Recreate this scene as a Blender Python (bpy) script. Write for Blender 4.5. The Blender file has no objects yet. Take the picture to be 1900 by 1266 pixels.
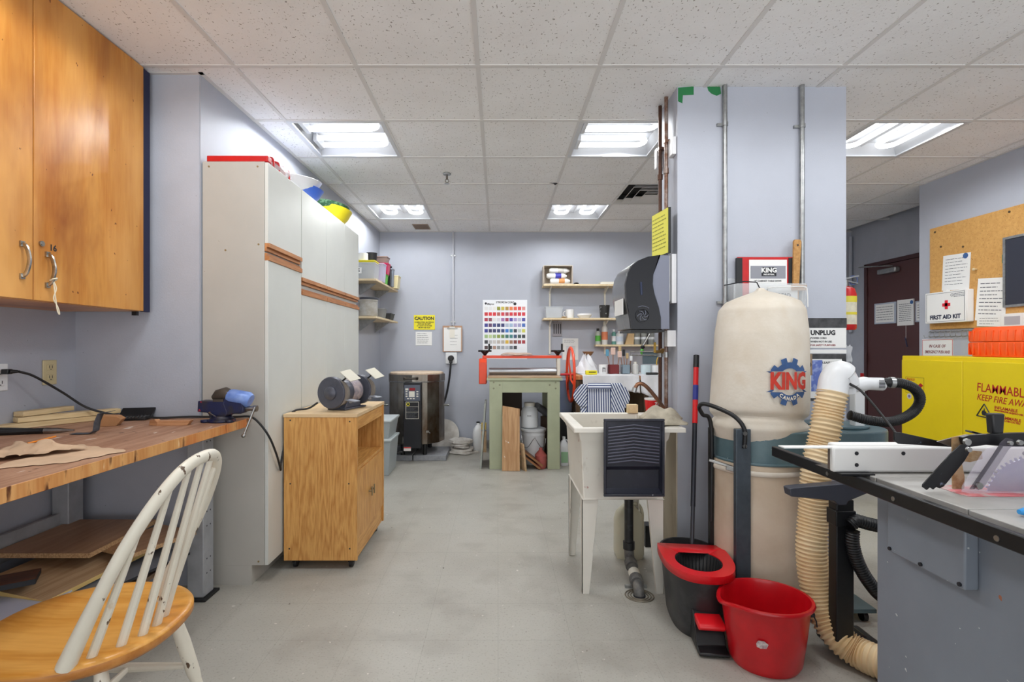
import bpy, bmesh, math, random
from mathutils import Vector, Matrix, Euler
random.seed(7)
SC = bpy.context.scene
COL = SC.collection
R = math.radians
PI = math.pi
# ---------------------------------------------------------------- camera, world, exposure
F = 951.0; EYE = 1.22; VX = 924.0; VY = 645.0
cam_d = bpy.data.cameras.new('camera'); cam = bpy.data.objects.new('camera', cam_d); COL.objects.link(cam)
cam.location = (0, 0, EYE); cam.rotation_euler = (R(90), 0, 0)
cam_d.sensor_width = 36; cam_d.lens = F / 1900 * 36; cam_d.sensor_fit = 'HORIZONTAL'
cam_d.shift_x = (950 - VX) / 1900; cam_d.shift_y = -(633 - VY) / 1900
cam_d.clip_start = 0.03
SC.camera = cam
world = bpy.data.worlds.new('world'); SC.world = world; world.use_nodes = True
world.node_tree.nodes['Background'].inputs[0].default_value = (.97, .985, 1, 1)
_w = world.node_tree; _b = _w.nodes['Background']     # fill light added through the open front, stronger from below to brighten the ceiling
_t = _w.nodes.new('ShaderNodeTexCoord'); _s = _w.nodes.new('ShaderNodeSeparateXYZ'); _r = _w.nodes.new('ShaderNodeMapRange')
_r.inputs['From Min'].default_value = -.3; _r.inputs['From Max'].default_value = .3; _r.inputs['To Min'].default_value = 2.5; _r.inputs['To Max'].default_value = .6
_w.links.new(_t.outputs['Generated'], _s.inputs[0]); _w.links.new(_s.outputs[2], _r.inputs[0]); _w.links.new(_r.outputs[0], _b.inputs[1])
SC.view_settings.view_transform = 'Standard'; SC.view_settings.look = 'None'
SC.view_settings.gamma = 1; SC.view_settings.use_curve_mapping = False
SC.view_settings.exposure = 0.68
TUBE_POWER = 1.7; SPOT_W = 9.3
SC.cycles.max_bounces = 10; SC.cycles.diffuse_bounces = 6; SC.cycles.transparent_max_bounces = 12
SC.cycles.sample_clamp_indirect = 6

def W(px, py, Y):
    return Vector(((px - VX) * Y / F, Y, EYE - (py - VY) * Y / F))
# ---------------------------------------------------------------- materials
def L1(c): c /= 255.0; return c / 12.92 if c <= .04045 else ((c + .055) / 1.055) ** 2.4
def C(c):
    return (L1(c[0]), L1(c[1]), L1(c[2]), 1)
MATS = {}
def node(nt, t, **kw):
    n = nt.nodes.new(t)
    for k, v in kw.items():
        if isinstance(k, str) and hasattr(n, k) and k not in n.inputs: setattr(n, k, v)
        else: n.inputs[k].default_value = v
    return n
def M(name, c, rough=.5, metal=0, var=.0, vs=6, c2=None, bump=0, bs=60, spec=.5, alpha=1, trans=0, emit=0, thr=None, stretch=(1,1,1), coat=0, ior=None):
    """principled material; c2 = second colour mixed by noise (thr = (lo,hi) ramp)"""
    if name in MATS: return MATS[name]
    m = bpy.data.materials.new(name); m.use_nodes = True; nt = m.node_tree; b = nt.nodes['Principled BSDF']
    b.inputs['Roughness'].default_value = rough; b.inputs['Metallic'].default_value = metal
    b.inputs['Specular IOR Level'].default_value = spec
    b.inputs['Base Color'].default_value = C(c)
    if coat: b.inputs['Coat Weight'].default_value = coat
    if ior: b.inputs['IOR'].default_value = ior
    tc = node(nt, 'ShaderNodeTexCoord'); mp = node(nt, 'ShaderNodeMapping'); mp.inputs['Scale'].default_value = stretch
    nt.links.new(tc.outputs['Object'], mp.inputs[0])
    if var or c2:
        if c2 is None:
            c2 = tuple(max(0, x * (1 - var)) for x in c)
        nz = node(nt, 'ShaderNodeTexNoise', Scale=vs, Detail=6.0, Roughness=.6)
        nt.links.new(mp.outputs[0], nz.inputs['Vector'])
        rp = node(nt, 'ShaderNodeValToRGB'); lo, hi = thr or (.35, .7)
        rp.color_ramp.elements[0].position = lo; rp.color_ramp.elements[1].position = hi
        rp.color_ramp.elements[0].color = C(c); rp.color_ramp.elements[1].color = C(c2)
        nt.links.new(nz.outputs['Fac'], rp.inputs[0]); nt.links.new(rp.outputs[0], b.inputs['Base Color'])
    if bump:
        nb = node(nt, 'ShaderNodeTexNoise', Scale=bs, Detail=4.0); nt.links.new(mp.outputs[0], nb.inputs['Vector'])
        bp = node(nt, 'ShaderNodeBump', Strength=bump, Distance=.004)
        nt.links.new(nb.outputs['Fac'], bp.inputs['Height']); nt.links.new(bp.outputs[0], b.inputs['Normal'])
    if alpha < 1: b.inputs['Alpha'].default_value = alpha
    if trans: b.inputs['Transmission Weight'].default_value = trans
    if emit:
        b.inputs['Emission Color'].default_value = C(c); b.inputs['Emission Strength'].default_value = emit
    MATS[name] = m; return m
def wood(name, c1, c2, axis='Z', scale=1.0, rough=.45, c3=None, spec=.4, rings=9, thr3=(.56, .7), bs3=1.3):
    if name in MATS: return MATS[name]
    m = bpy.data.materials.new(name); m.use_nodes = True; nt = m.node_tree; b = nt.nodes['Principled BSDF']
    b.inputs['Roughness'].default_value = rough; b.inputs['Specular IOR Level'].default_value = spec
    tc = node(nt, 'ShaderNodeTexCoord'); mp = node(nt, 'ShaderNodeMapping')
    s = [1, 1, 1]; s['XYZ'.index(axis)] = .09; mp.inputs['Scale'].default_value = [v * scale for v in s]
    nt.links.new(tc.outputs['Object'], mp.inputs[0])
    n1 = node(nt, 'ShaderNodeTexNoise', Scale=5.0, Detail=3.0, Distortion=.4); nt.links.new(mp.outputs[0], n1.inputs['Vector'])
    mul = node(nt, 'ShaderNodeMath', operation='MULTIPLY'); mul.inputs[1].default_value = rings
    nt.links.new(n1.outputs['Fac'], mul.inputs[0])
    fr = node(nt, 'ShaderNodeMath', operation='PINGPONG'); fr.inputs[1].default_value = .5; nt.links.new(mul.outputs[0], fr.inputs[0])
    n2 = node(nt, 'ShaderNodeTexNoise', Scale=90.0, Detail=3.0); nt.links.new(mp.outputs[0], n2.inputs['Vector'])
    ad = node(nt, 'ShaderNodeMath', operation='ADD'); nt.links.new(fr.outputs[0], ad.inputs[0]); nt.links.new(n2.outputs['Fac'], ad.inputs[1])
    rp = node(nt, 'ShaderNodeValToRGB'); rp.color_ramp.elements[0].position = .35; rp.color_ramp.elements[1].position = 1.0
    rp.color_ramp.elements[0].color = C(c2); rp.color_ramp.elements[1].color = C(c1)
    nt.links.new(ad.outputs[0], rp.inputs[0]); out = rp.outputs[0]
    if c3:
        mp3 = node(nt, 'ShaderNodeMapping'); s = [1, 1, 1]; s['XYZ'.index(axis)] = .35; mp3.inputs['Scale'].default_value = s
        nt.links.new(tc.outputs['Object'], mp3.inputs[0])
        n3 = node(nt, 'ShaderNodeTexNoise', Scale=bs3, Detail=5.0, Roughness=.55, Distortion=.6); nt.links.new(mp3.outputs[0], n3.inputs['Vector'])
        r3 = node(nt, 'ShaderNodeValToRGB'); r3.color_ramp.elements[0].position = thr3[0]; r3.color_ramp.elements[1].position = thr3[1]
        nt.links.new(n3.outputs['Fac'], r3.inputs[0])
        mx = node(nt, 'ShaderNodeMix', data_type='RGBA'); nt.links.new(r3.outputs[0], mx.inputs[0]); nt.links.new(out, mx.inputs[6]); mx.inputs[7].default_value = C(c3)
        out = mx.outputs[2]
    nt.links.new(out, b.inputs['Base Color'])
    MATS[name] = m; return m
def add_layer(m, c, scale=40, thr=(.62, .66), stretch=(1, 1, 1), detail=3, seed=0, rot=(0,0,0)):
    """spots / scratches of another colour, laid over a material's base colour"""
    nt = m.node_tree; b = nt.nodes['Principled BSDF']; lk = b.inputs['Base Color'].links
    tc = node(nt, 'ShaderNodeTexCoord'); mp = node(nt, 'ShaderNodeMapping'); mp.inputs['Scale'].default_value = stretch
    mp.inputs['Location'].default_value = (seed, seed * .7, seed * .3); mp.inputs['Rotation'].default_value = rot
    nt.links.new(tc.outputs['Object'], mp.inputs[0])
    nz = node(nt, 'ShaderNodeTexNoise', Scale=scale, Detail=float(detail)); nt.links.new(mp.outputs[0], nz.inputs['Vector'])
    rp = node(nt, 'ShaderNodeValToRGB'); rp.color_ramp.elements[0].position = thr[0]; rp.color_ramp.elements[1].position = thr[1]
    nt.links.new(nz.outputs['Fac'], rp.inputs[0])
    mx = node(nt, 'ShaderNodeMix', data_type='RGBA'); nt.links.new(rp.outputs[0], mx.inputs[0])
    if lk: nt.links.new(lk[0].from_socket, mx.inputs[6])
    else: mx.inputs[6].default_value = b.inputs['Base Color'].default_value
    mx.inputs[7].default_value = C(c); nt.links.new(mx.outputs[2], b.inputs['Base Color'])
    return m
# ---------------------------------------------------------------- mesh builder
class MB:
    def __init__(s): s.bm = bmesh.new(); s.mi = 0; s.X = None
    def _add(s, vs, fs):
        if s.X is not None: vs = [s.X @ Vector(v) for v in vs]
        bv = [s.bm.verts.new(v) for v in vs]
        for f in fs:
            try: fc = s.bm.faces.new([bv[i] for i in f]); fc.material_index = s.mi
            except ValueError: pass
        return s
    def box(s, x0, x1, y0, y1, z0, z1):
        v = [(x, y, z) for z in (z0, z1) for y in (y0, y1) for x in (x0, x1)]
        return s._add(v, [(0, 2, 3, 1), (4, 5, 7, 6), (0, 1, 5, 4), (2, 6, 7, 3), (0, 4, 6, 2), (1, 3, 7, 5)])
    def cbox(s, c, d, rot=(0, 0, 0)):
        m = Matrix.Translation(c) @ Euler(rot).to_matrix().to_4x4(); x, y, z = d[0] / 2, d[1] / 2, d[2] / 2
        v = [m @ Vector((a * x, b * y, e * z)) for e in (-1, 1) for b in (-1, 1) for a in (-1, 1)]
        return s._add(v, [(0, 2, 3, 1), (4, 5, 7, 6), (0, 1, 5, 4), (2, 6, 7, 3), (0, 4, 6, 2), (1, 3, 7, 5)])
    def tube(s, pts, r, seg=10, closed=False, cap=True, flat=None):
        pts = [Vector(p) for p in pts]; n = len(pts); rs = r if isinstance(r, (list, tuple)) else [r] * n
        t0 = (pts[1] - pts[0]).normalized(); up = Vector((0, 0, 1)) if abs(t0.z) < .95 else Vector((0, 1, 0))
        nrm = t0.cross(up).normalized(); vs = []; fs = []
        for i, p in enumerate(pts):
            a = pts[(i - 1) % n] if (closed or i > 0) else p; b = pts[(i + 1) % n] if (closed or i < n - 1) else p
            t = (b - a)
            t = t.normalized() if t.length > 1e-9 else t0
            nrm = (nrm - t * nrm.dot(t)); nrm = nrm.normalized() if nrm.length > 1e-6 else t.orthogonal().normalized()
            bn = t.cross(nrm)
            for k in range(seg):
                an = 2 * PI * k / seg; fx = flat or 1
                vs.append(p + nrm * math.cos(an) * rs[i] + bn * math.sin(an) * rs[i] * fx)
        for i in range(n if closed else n - 1):
            j = (i + 1) % n
            for k in range(seg):
                l = (k + 1) % seg; fs.append((i * seg + k, i * seg + l, j * seg + l, j * seg + k))
        if cap and not closed: fs.append(tuple(reversed(range(seg)))); fs.append(tuple((n - 1) * seg + k for k in range(seg)))
        return s._add(vs, fs)
    def cyl(s, p0, p1, r0, r1=None, seg=20): return s.tube([p0, p1], [r0, r0 if r1 is None else r1], seg)
    def lathe(s, prof, c=(0, 0, 0), seg=32, sx=1, sy=1, cap0=True, cap1=True, rot=None):
        m = (Matrix.Translation(c) @ (Euler(rot).to_matrix().to_4x4() if rot else Matrix.Identity(4)))
        vs = []; fs = []
        for (r, z) in prof:
            for k in range(seg):
                a = 2 * PI * k / seg; vs.append(m @ Vector((r * math.cos(a) * sx, r * math.sin(a) * sy, z)))
        for i in range(len(prof) - 1):
            for k in range(seg):
                l = (k + 1) % seg; fs.append((i * seg + k, i * seg + l, (i + 1) * seg + l, (i + 1) * seg + k))
        if cap0: fs.append(tuple(reversed(range(seg))))
        if cap1: fs.append(tuple((len(prof) - 1) * seg + k for k in range(seg)))
        return s._add(vs, fs)
    def prism(s, pts, a0, a1, axis='Y'):
        """polygon in the plane across axis, extruded a0..a1. XZ for Y, XY for Z, YZ for X"""
        def v(p, a): return {'Y': (p[0], a, p[1]), 'Z': (p[0], p[1], a), 'X': (a, p[0], p[1])}[axis]
        n = len(pts); vs = [v(p, a0) for p in pts] + [v(p, a1) for p in pts]
        fs = [tuple(range(n)), tuple(reversed(range(n, 2 * n)))] + [(i, i + n, (i + 1) % n + n, (i + 1) % n) for i in range(n)]
        return s._add(vs, fs)
    def sph(s, c, r, seg=16, rings=10):
        r = r if isinstance(r, (tuple, list)) else (r, r, r); vs = []; fs = []
        for i in range(1, rings):
            for k in range(seg):
                a = PI * i / rings; b = 2 * PI * k / seg
                vs.append((c[0] + r[0] * math.sin(a) * math.cos(b), c[1] + r[1] * math.sin(a) * math.sin(b), c[2] + r[2] * math.cos(a)))
        n = len(vs); vs += [(c[0], c[1], c[2] + r[2]), (c[0], c[1], c[2] - r[2])]
        for i in range(rings - 2):
            for k in range(seg):
                l = (k + 1) % seg; fs.append((i * seg + k, (i + 1) * seg + k, (i + 1) * seg + l, i * seg + l))
        for k in range(seg):
            l = (k + 1) % seg; fs.append((n, k, l)); fs.append((n + 1, (rings - 2) * seg + l, (rings - 2) * seg + k))
        return s._add(vs, fs)
    def grid(s, fn, nu, nv, t=0):
        """sheet fn(u,v)->point; t = thickness along z offset (closed)"""
        P = [[Vector(fn(i / nu, j / nv)) for j in range(nv + 1)] for i in range(nu + 1)]
        vs = [p for row in P for p in row]; q = nv + 1
        fs = [(i * q + j, (i + 1) * q + j, (i + 1) * q + j + 1, i * q + j + 1) for i in range(nu) for j in range(nv)]
        s._add(vs, fs); return s
    def build(s, name, mat, parent=None, loc=None, rot=None, bevel=0, smooth=True, sub=0, solid=0, ang=35, seg=2, fix=True):
        if fix: bmesh.ops.recalc_face_normals(s.bm, faces=s.bm.faces[:])
        me = bpy.data.meshes.new(name); s.bm.to_mesh(me); s.bm.free()
        for x in (mat if isinstance(mat, (list, tuple)) else [mat]): me.materials.append(x)
        o = bpy.data.objects.new(name, me); COL.objects.link(o)
        if smooth:
            me.polygons.foreach_set('use_smooth', [True] * len(me.polygons))
            me.set_sharp_from_angle(angle=R(ang))
        if parent: o.parent = parent
        if loc is not None: o.location = loc
        if rot is not None: o.rotation_euler = rot
        if solid: md = o.modifiers.new('solid', 'SOLIDIFY'); md.thickness = solid; md.offset = 0
        if bevel:
            md = o.modifiers.new('bevel', 'BEVEL'); md.width = bevel; md.segments = seg; md.limit_method = 'ANGLE'; md.angle_limit = R(40)
            if smooth: md.harden_normals = False
        if sub: md = o.modifiers.new('sub', 'SUBSURF'); md.levels = sub; md.render_levels = sub
        return o
def thing(name, label, cat, loc=(0, 0, 0), rotz=0, group=None):
    o = bpy.data.objects.new(name, None); COL.objects.link(o); o.location = loc; o.rotation_euler = (0, 0, rotz)
    o.empty_display_size = .05
    o['label'] = label; o['category'] = cat
    if group: o['group'] = group
    return o
def tag(o, label, cat, group=None):
    o['label'] = label; o['category'] = cat
    if group: o['group'] = group
    return o
def struct(o): o['kind'] = 'structure'; return o
def copy_tree(o, parent=None):
    c = o.copy(); COL.objects.link(c)
    if parent: c.parent = parent
    for ch in list(o.children): copy_tree(ch, c)
    return c
FACE = {'-Y': (R(90), 0, 0), '-X': (R(90), 0, R(-90)), '+X': (R(90), 0, R(90)), '+Z': (0, 0, 0)}
def text(s, size, mat, parent, loc, face='-Y', align='CENTER', bold=0, name='lettering', sx=1, shear=0, roll=0, ext=.0004, label=None, space=1, line=1):
    cu = bpy.data.curves.new(name, 'FONT'); cu.body = s; cu.size = size; cu.align_x = align; cu.align_y = 'CENTER'
    cu.extrude = ext; cu.offset = bold; cu.shear = shear; cu.resolution_u = 2; cu.space_character = space; cu.space_line = line
    ob = bpy.data.objects.new(name, cu); me = bpy.data.meshes.new_from_object(ob); bpy.data.objects.remove(ob); bpy.data.curves.remove(cu)
    me.materials.clear(); me.materials.append(mat); me.name = name
    o = bpy.data.objects.new(name, me); COL.objects.link(o); o.parent = parent; o.location = loc; o.scale = (sx, 1, 1)
    e = FACE[face] if isinstance(face, str) else face
    o.rotation_euler = (Euler(e).to_matrix() @ Matrix.Rotation(roll, 3, 'Z')).to_euler()
    if label: o['label'] = label
    return o
def lines(mb, x0, x1, z0, z1, n, y, th=.0016, seed=1, ragged=True, dep=.0004):
    """illegible small print as thin raised marks on a face looking to -Y (local)"""
    rr = random.Random(seed)
    for i in range(n):
        z = z1 - (z1 - z0) * (i + .5) / n; x = x0
        e = x1 - (rr.random() * .3 * (x1 - x0) if ragged else 0)
        while x < e:
            w = min((x1 - x0) * (.06 + rr.random() * .16), e - x); mb.box(x, x + w, y - dep, y, z - th / 2, z + th / 2); x += w + (x1 - x0) * .03
def arc(c, r, a0, a1, n, plane='XZ', r2=None):
    out = []
    for i in range(n + 1):
        a = R(a0 + (a1 - a0) * i / n); u, v = r * math.cos(a), (r2 or r) * math.sin(a)
        d = {'XZ': (u, 0, v), 'XY': (u, v, 0), 'YZ': (0, u, v)}[plane]
        out.append((c[0] + d[0], c[1] + d[1], c[2] + d[2]))
    return out
def smooth_path(pts, n=8):
    P = [Vector(p) for p in pts]; P = [2 * P[0] - P[1]] + P + [2 * P[-1] - P[-2]]; out = []
    for i in range(1, len(P) - 2):
        a, b, c, d = P[i - 1:i + 3]
        for k in range(n):
            t = k / n
            out.append(.5 * ((2 * b) + (c - a) * t + (2 * a - 5 * b + 4 * c - d) * t * t + (-a + 3 * b - 3 * c + d) * t ** 3))
    out.append(P[-2]); return out
# common materials
m_white = M('white_paper', (232, 232, 230), .8)
m_black = M('black_plastic', (22, 23, 26), .42, var=.3, vs=30)
m_dark = M('dark_ink', (30, 32, 38), .6)
m_ink = M('grey_ink', (110, 112, 118), .8)
m_steel = M('steel', (170, 170, 168), .32, 1, var=.2, vs=25)
m_galv = M('galvanised', (176, 178, 178), .38, .85, var=.15, vs=40)
m_red = M('red_plastic', (200, 22, 24), .35, var=.12, vs=12)
# ---------------------------------------------------------------- the room
CZ = 2.62
wallm = M('lavender_wall_paint', (179, 183, 194), .62, var=.025, vs=3, bump=.12, bs=140)
add_layer(wallm, (120, 120, 124), 60, (.77, .79), (1, 1, 2), 2, 4)
wallg = M('grey_wall_paint', (176, 180, 191), .6, var=.04, vs=4, bump=.15, bs=140)
add_layer(wallg, (105, 104, 108), 45, (.76, .78), (1, 1, 2), 2, 4)
def wall(name, x0, x1, y0, y1, z0=0, z1=CZ + .3, m=wallm): return struct(MB().box(x0, x1, y0, y1, z0, z1).build(name, m, smooth=False))
wall('wall_left_front', -2.265, -2.165, -2.4, 2.73, m=wallg)
wall('wall_left_return', -2.165, -1.53, 2.626, 2.73, m=wallg)
struct(MB().prism([(-1.524, 2.626), (-1.428, 6.3), (-1.6, 6.3), (-1.7, 2.7)], 0, CZ + .3, 'Z').build('wall_left_back', wallm, smooth=False))
wall('wall_back', -1.6, 4.4, 6.2, 6.3)
wall('wall_right_front', 3.65, 3.75, -2.4, 4.44)
wall('wall_right_return', 3.75, 4.4, 4.34, 4.44)
wall('wall_right_alcove', 4.27, 4.37, 4.44, 6.25, m=wallg)
wall('wall_column', .963, 1.868, 2.75, 3.08, 0, CZ + .05)
# floor
fm = M('worn_vinyl_floor', (180, 178, 170), .42, c2=(168, 165, 156), vs=1.6, thr=(.35, .75), spec=.35)
add_layer(fm, (148, 143, 134), 5, (.5, .95), (1, 1, 1), 8, 3)
add_layer(fm, (140, 134, 124), 110, (.56, .80), (1, 1, 1), 5, 6)
add_layer(fm, (214, 210, 202), 34, (.7, .74), (1, 1, 1), 6, 9)
add_layer(fm, (96, 88, 78), 55, (.745, .765), (1, .4, 1), 3, 2)
nt = fm.node_tree; b = nt.nodes['Principled BSDF']; src = b.inputs['Base Color'].links[0].from_socket
tc = node(nt, 'ShaderNodeTexCoord'); bk = node(nt, 'ShaderNodeTexBrick'); bk.offset = 0; bk.squash = 1
bk.inputs['Scale'].default_value = 1; bk.inputs['Mortar Size'].default_value = .0012; bk.inputs['Brick Width'].default_value = .305; bk.inputs['Row Height'].default_value = .305
bk.inputs['Color1'].default_value = (1, 1, 1, 1); bk.inputs['Color2'].default_value = (.965, .965, .965, 1); bk.inputs['Mortar'].default_value = (.82, .82, .81, 1)
nt.links.new(tc.outputs['Object'], bk.inputs['Vector'])
mx = node(nt, 'ShaderNodeMix', data_type='RGBA', blend_type='MULTIPLY'); mx.inputs[0].default_value = 1
nt.links.new(src, mx.inputs[6]); nt.links.new(bk.outputs['Color'], mx.inputs[7]); nt.links.new(mx.outputs[2], b.inputs['Base Color'])
struct(MB().box(-2.3, 4.4, -2.4, 6.3, -.1, 0).build('floor', fm, smooth=False))
# ceiling: tiles, leaving open the bays of the lights and the vents
tm = M('acoustic_ceiling_tile', (240, 240, 240), .9, c2=(233, 232, 231), vs=3, bump=.25, bs=70, spec=.1)
add_layer(tm, (160, 155, 150), 115, (.668, .70), (1, .45, 1), 2, 1)
add_layer(tm, (150, 145, 140), 100, (.678, .705), (.45, 1, 1), 2, 5)
gm = M('ceiling_grid_white', (214, 212, 210), .6)
XK = [-2.52 + .605 * k for k in range(12)]; YJ = [-2.344 + .611 * j for j in range(15)]
light_cells = [(2, 9), (5, 9), (8, 9), (2, 12), (5, 12), (2, 6), (5, 6), (8, 6)]
vent_cells = [(6, 11)]
cb = MB(); gb = MB(); GAP = .004
for i in range(11):
    for j in range(14):
        if (i, j) in light_cells or (i, j) in vent_cells: continue
        cb.box(XK[i] + GAP, XK[i + 1] - GAP, YJ[j] + GAP, YJ[j + 1] - GAP, CZ, CZ + .015)
struct(cb.build('ceiling', tm, smooth=False))
for x in XK: gb.box(x - .011, x + .011, -2.3, 6.2, CZ - .004, CZ + .02)
for y in YJ: gb.box(-2.165, 4.27, y - .011, y + .011, CZ - .0048, CZ + .019)
struct(gb.build('trim_1', gm, smooth=False))
struct(MB().box(-2.4, 4.5, -2.5, 6.4, CZ + .3, CZ + .4).build('ceiling_slab', M('slab_white', (225, 225, 225), .9), smooth=False))
ab = MB()   # wall angle round the room
ab.box(-2.165, -2.143, -2.3, 2.626, CZ - .003, CZ + .001).box(-2.165, -1.5, 2.604, 2.626, CZ - .003, CZ + .001)
ab.prism([(-1.524, 2.604), (-1.43, 6.2), (-1.408, 6.2), (-1.5, 2.604)], CZ - .003, CZ + .001, 'Z').box(-1.43, 4.27, 6.178, 6.2, CZ - .0035, CZ + .001)
ab.box(3.628, 3.65, -2.3, 4.44, CZ - .003, CZ + .001)
struct(ab.build('trim_2', gm, smooth=False))
bbm = M('baseboard_vinyl', (168, 166, 160), .5, var=.2, vs=9)
struct(MB().box(-1.43, 4.27, 6.19, 6.2, 0, .1).build('baseboard_back', bbm, smooth=False))
struct(MB().box(3.64, 3.65, -2.3, 4.44, 0, .1).build('baseboard_right', bbm, smooth=False))
struct(MB().box(.955, 1.876, 2.742, 2.75, 0, .1).box(.955, .963, 2.742, 3.08, 0, .1).box(1.868, 1.876, 2.742, 3.08, 0, .1).build('baseboard_column', bbm, smooth=False))
struct(MB().prism([(.43, 4.345), (.50, 4.345), (.508, 4.36), (.49, 4.40), (.47, 4.36)], CZ - .0058, CZ - .0052, 'Z').build('dark_gap_patch', M('ceiling_gap_dark', (30, 28, 28), .9), smooth=False))  # flat black patch painted for the dark opening at a missing tile corner
# lights
pan = M('fixture_white', (205, 207, 210), .5)
tubem = M('lit_tube', (250, 252, 255), .5, emit=TUBE_POWER)
def make_light(label, loc, along):
    t = thing('ceiling_light', label, 'ceiling light', loc, 0 if along == 'x' else PI / 2, 'recessed ceiling lights')
    a = .292
    p = MB(); z0, z1 = 0, .085; i = .24
    v = [(-a, -a, z0), (a, -a, z0), (a, a, z0), (-a, a, z0), (-i - .02, -i, z1), (i + .02, -i, z1), (i + .02, i, z1), (-i - .02, i, z1)]
    p._add(v, [(0, 1, 5, 4), (1, 2, 6, 5), (2, 3, 7, 6), (3, 0, 4, 7), (4, 5, 6, 7)])
    p.prism([(-.05, z1 - .001), (0, z1 - .035), (.05, z1 - .001)], -i, i, 'X')
    p.build('pan', pan, t, smooth=False, fix=False)
    fr = MB()
    for (x0, x1, y0, y1) in ((-.3, .3, -.3, -.275), (-.3, .3, .275, .3), (-.3, -.275, -.275, .275), (.275, .3, -.275, .275)): fr.box(x0, x1, y0, y1, -.006, .004)
    fr.build('frame', pan, t, smooth=False)
    for s in (-1, 1):
        c = s * .135; r = .062
        pts = [(-.24, c - r, .045), (.16, c - r, .045)] + [(.16 + r * math.sin(R(k)), c - r * math.cos(R(k)), .045) for k in range(15, 180, 15)] + [(.16, c + r, .045), (-.24, c + r, .045)]
        MB().tube(pts, .016, 10).build('tube', tubem, t)
        for (lx, ly) in ((-.14, c - r), (.06, c + r)):   # the tube's own light, sent down into the room
            ld = bpy.data.lights.new('tube_light', 'SPOT'); ld.energy = SPOT_W; ld.spot_size = R(172); ld.spot_blend = .3; ld.shadow_soft_size = .014; ld.color = (.965, .99, 1)
            lo = bpy.data.objects.new('tube_light', ld); COL.objects.link(lo); lo.parent = t; lo.location = (lx, ly, .045 - .016)
        MB().box(-.262, -.235, c - r - .02, c + r + .02, .02, .075).build('socket', pan, t, bevel=.003)
    return t
NM = {(2, 9): 'white recessed light above the tall cabinets, nearest left in view', (5, 9): 'white recessed light beside the pipes on the pillar',
      (8, 9): 'white recessed light to the right of the pillar', (2, 12): 'small far light above the wall shelves on the left', (5, 12): 'small far light near the back wall, left of the air vent'}
for (i, j) in light_cells:
    lb = NM.get((i, j), 'white recessed ceiling light behind the viewer, over the %s %s' % ({2: 'bench side', 5: 'middle', 8: 'saw side'}[i], 'near' if j == 6 else 'far'))
    t = make_light(lb, ((XK[i] + XK[i + 1]) / 2, (YJ[j] + YJ[j + 1]) / 2, CZ), 'x' if j == 9 and i != 8 else 'y')
# ================================================================ LEFT SIDE
birch = wood('varnished_birch', (208, 146, 70), (190, 120, 46), 'Z', 1.0, .3, c3=(136, 66, 22), rings=5, thr3=(.52, .70), bs3=1.6)
add_layer(birch, (226, 168, 96), 3, (.5, .75), (1, 1, .5), 3, 5)
add_layer(birch, (110, 58, 22), 38, (.74, .77), (1, 1, .7), 2, 1)
chrome = M('worn_chrome', (196, 194, 188), .22, 1, var=.25, vs=40)
# ---- hanging birch cabinet
t = thing('wall_cabinet', 'orange varnished birch cabinet hung on the wall up to the ceiling', 'cabinet', (-2.165, 2.545, 1.398))
MB().box(.001, .384, -1.24, 0, 0, 1.215).build('body', birch, t, bevel=.002)
for k, (y0, y1) in enumerate(((-1.238, -.606), (-.602, -.001))):
    d = MB().box(.386, .406, y0, y1, .002, 1.213).build('door', birch, t, bevel=.002)
    hy = -.602 - .052 if k == 0 else -.602 + .055
    z0, z1 = (.085, .205) if k == 0 else (.065, .185)
    pts = smooth_path([(.404, hy, z0), (.425, hy, z0 + .012), (.437, hy, (z0 + z1) / 2), (.425, hy, z1 - .012), (.404, hy, z1)], 5)
    MB().tube(pts, .0055, 8, flat=1.6).cbox((.409, hy, z0), (.008, .018, .02)).cbox((.409, hy, z1), (.008, .018, .02)).build('handle', chrome, d)
    if k == 1:
        MB().cyl((.404, hy - .025, .222), (.412, hy - .025, .222), .011, seg=20).cyl((.41, hy - .025, .222), (.414, hy - .025, .222), .006).build('lock', chrome, d)
        text('16', .034, m_dark, d, (.4065, hy + .028, .214), '+X', bold=.001)
MB().box(.385, .402, .002, .05, 0, 1.21).build('side_strip', M('navy_strip', (26, 30, 64), .6), t)
MB().box(.36, .384, -.02, -.004, -.02, 0).build('catch', m_black, t)
strg = M('white_string', (225, 215, 190), .9)
hx, hy = -2.165 + .43, 2.545 - .547
tag(MB().tube(smooth_path([(.0, 0, .0), (.006, .006, -.03), (.004, -.004, -.07), (.008, .01, -.1), (.012, .014, -.13), (.01, .006, -.115), (.004, .004, -.06), (0, 0, 0)], 5), .0022, 6)
    .tube([(-.008, -.006, 0), (.006, -.009, .006), (.012, .002, .01), (.004, .008, .004), (-.008, .004, -.004)], .0028, 6)
    .build('string_loop', strg, loc=(hx + .002, hy, 1.398 + .082)), 'knotted white string hanging from the right door handle of the birch cabinet', 'string')
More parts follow.
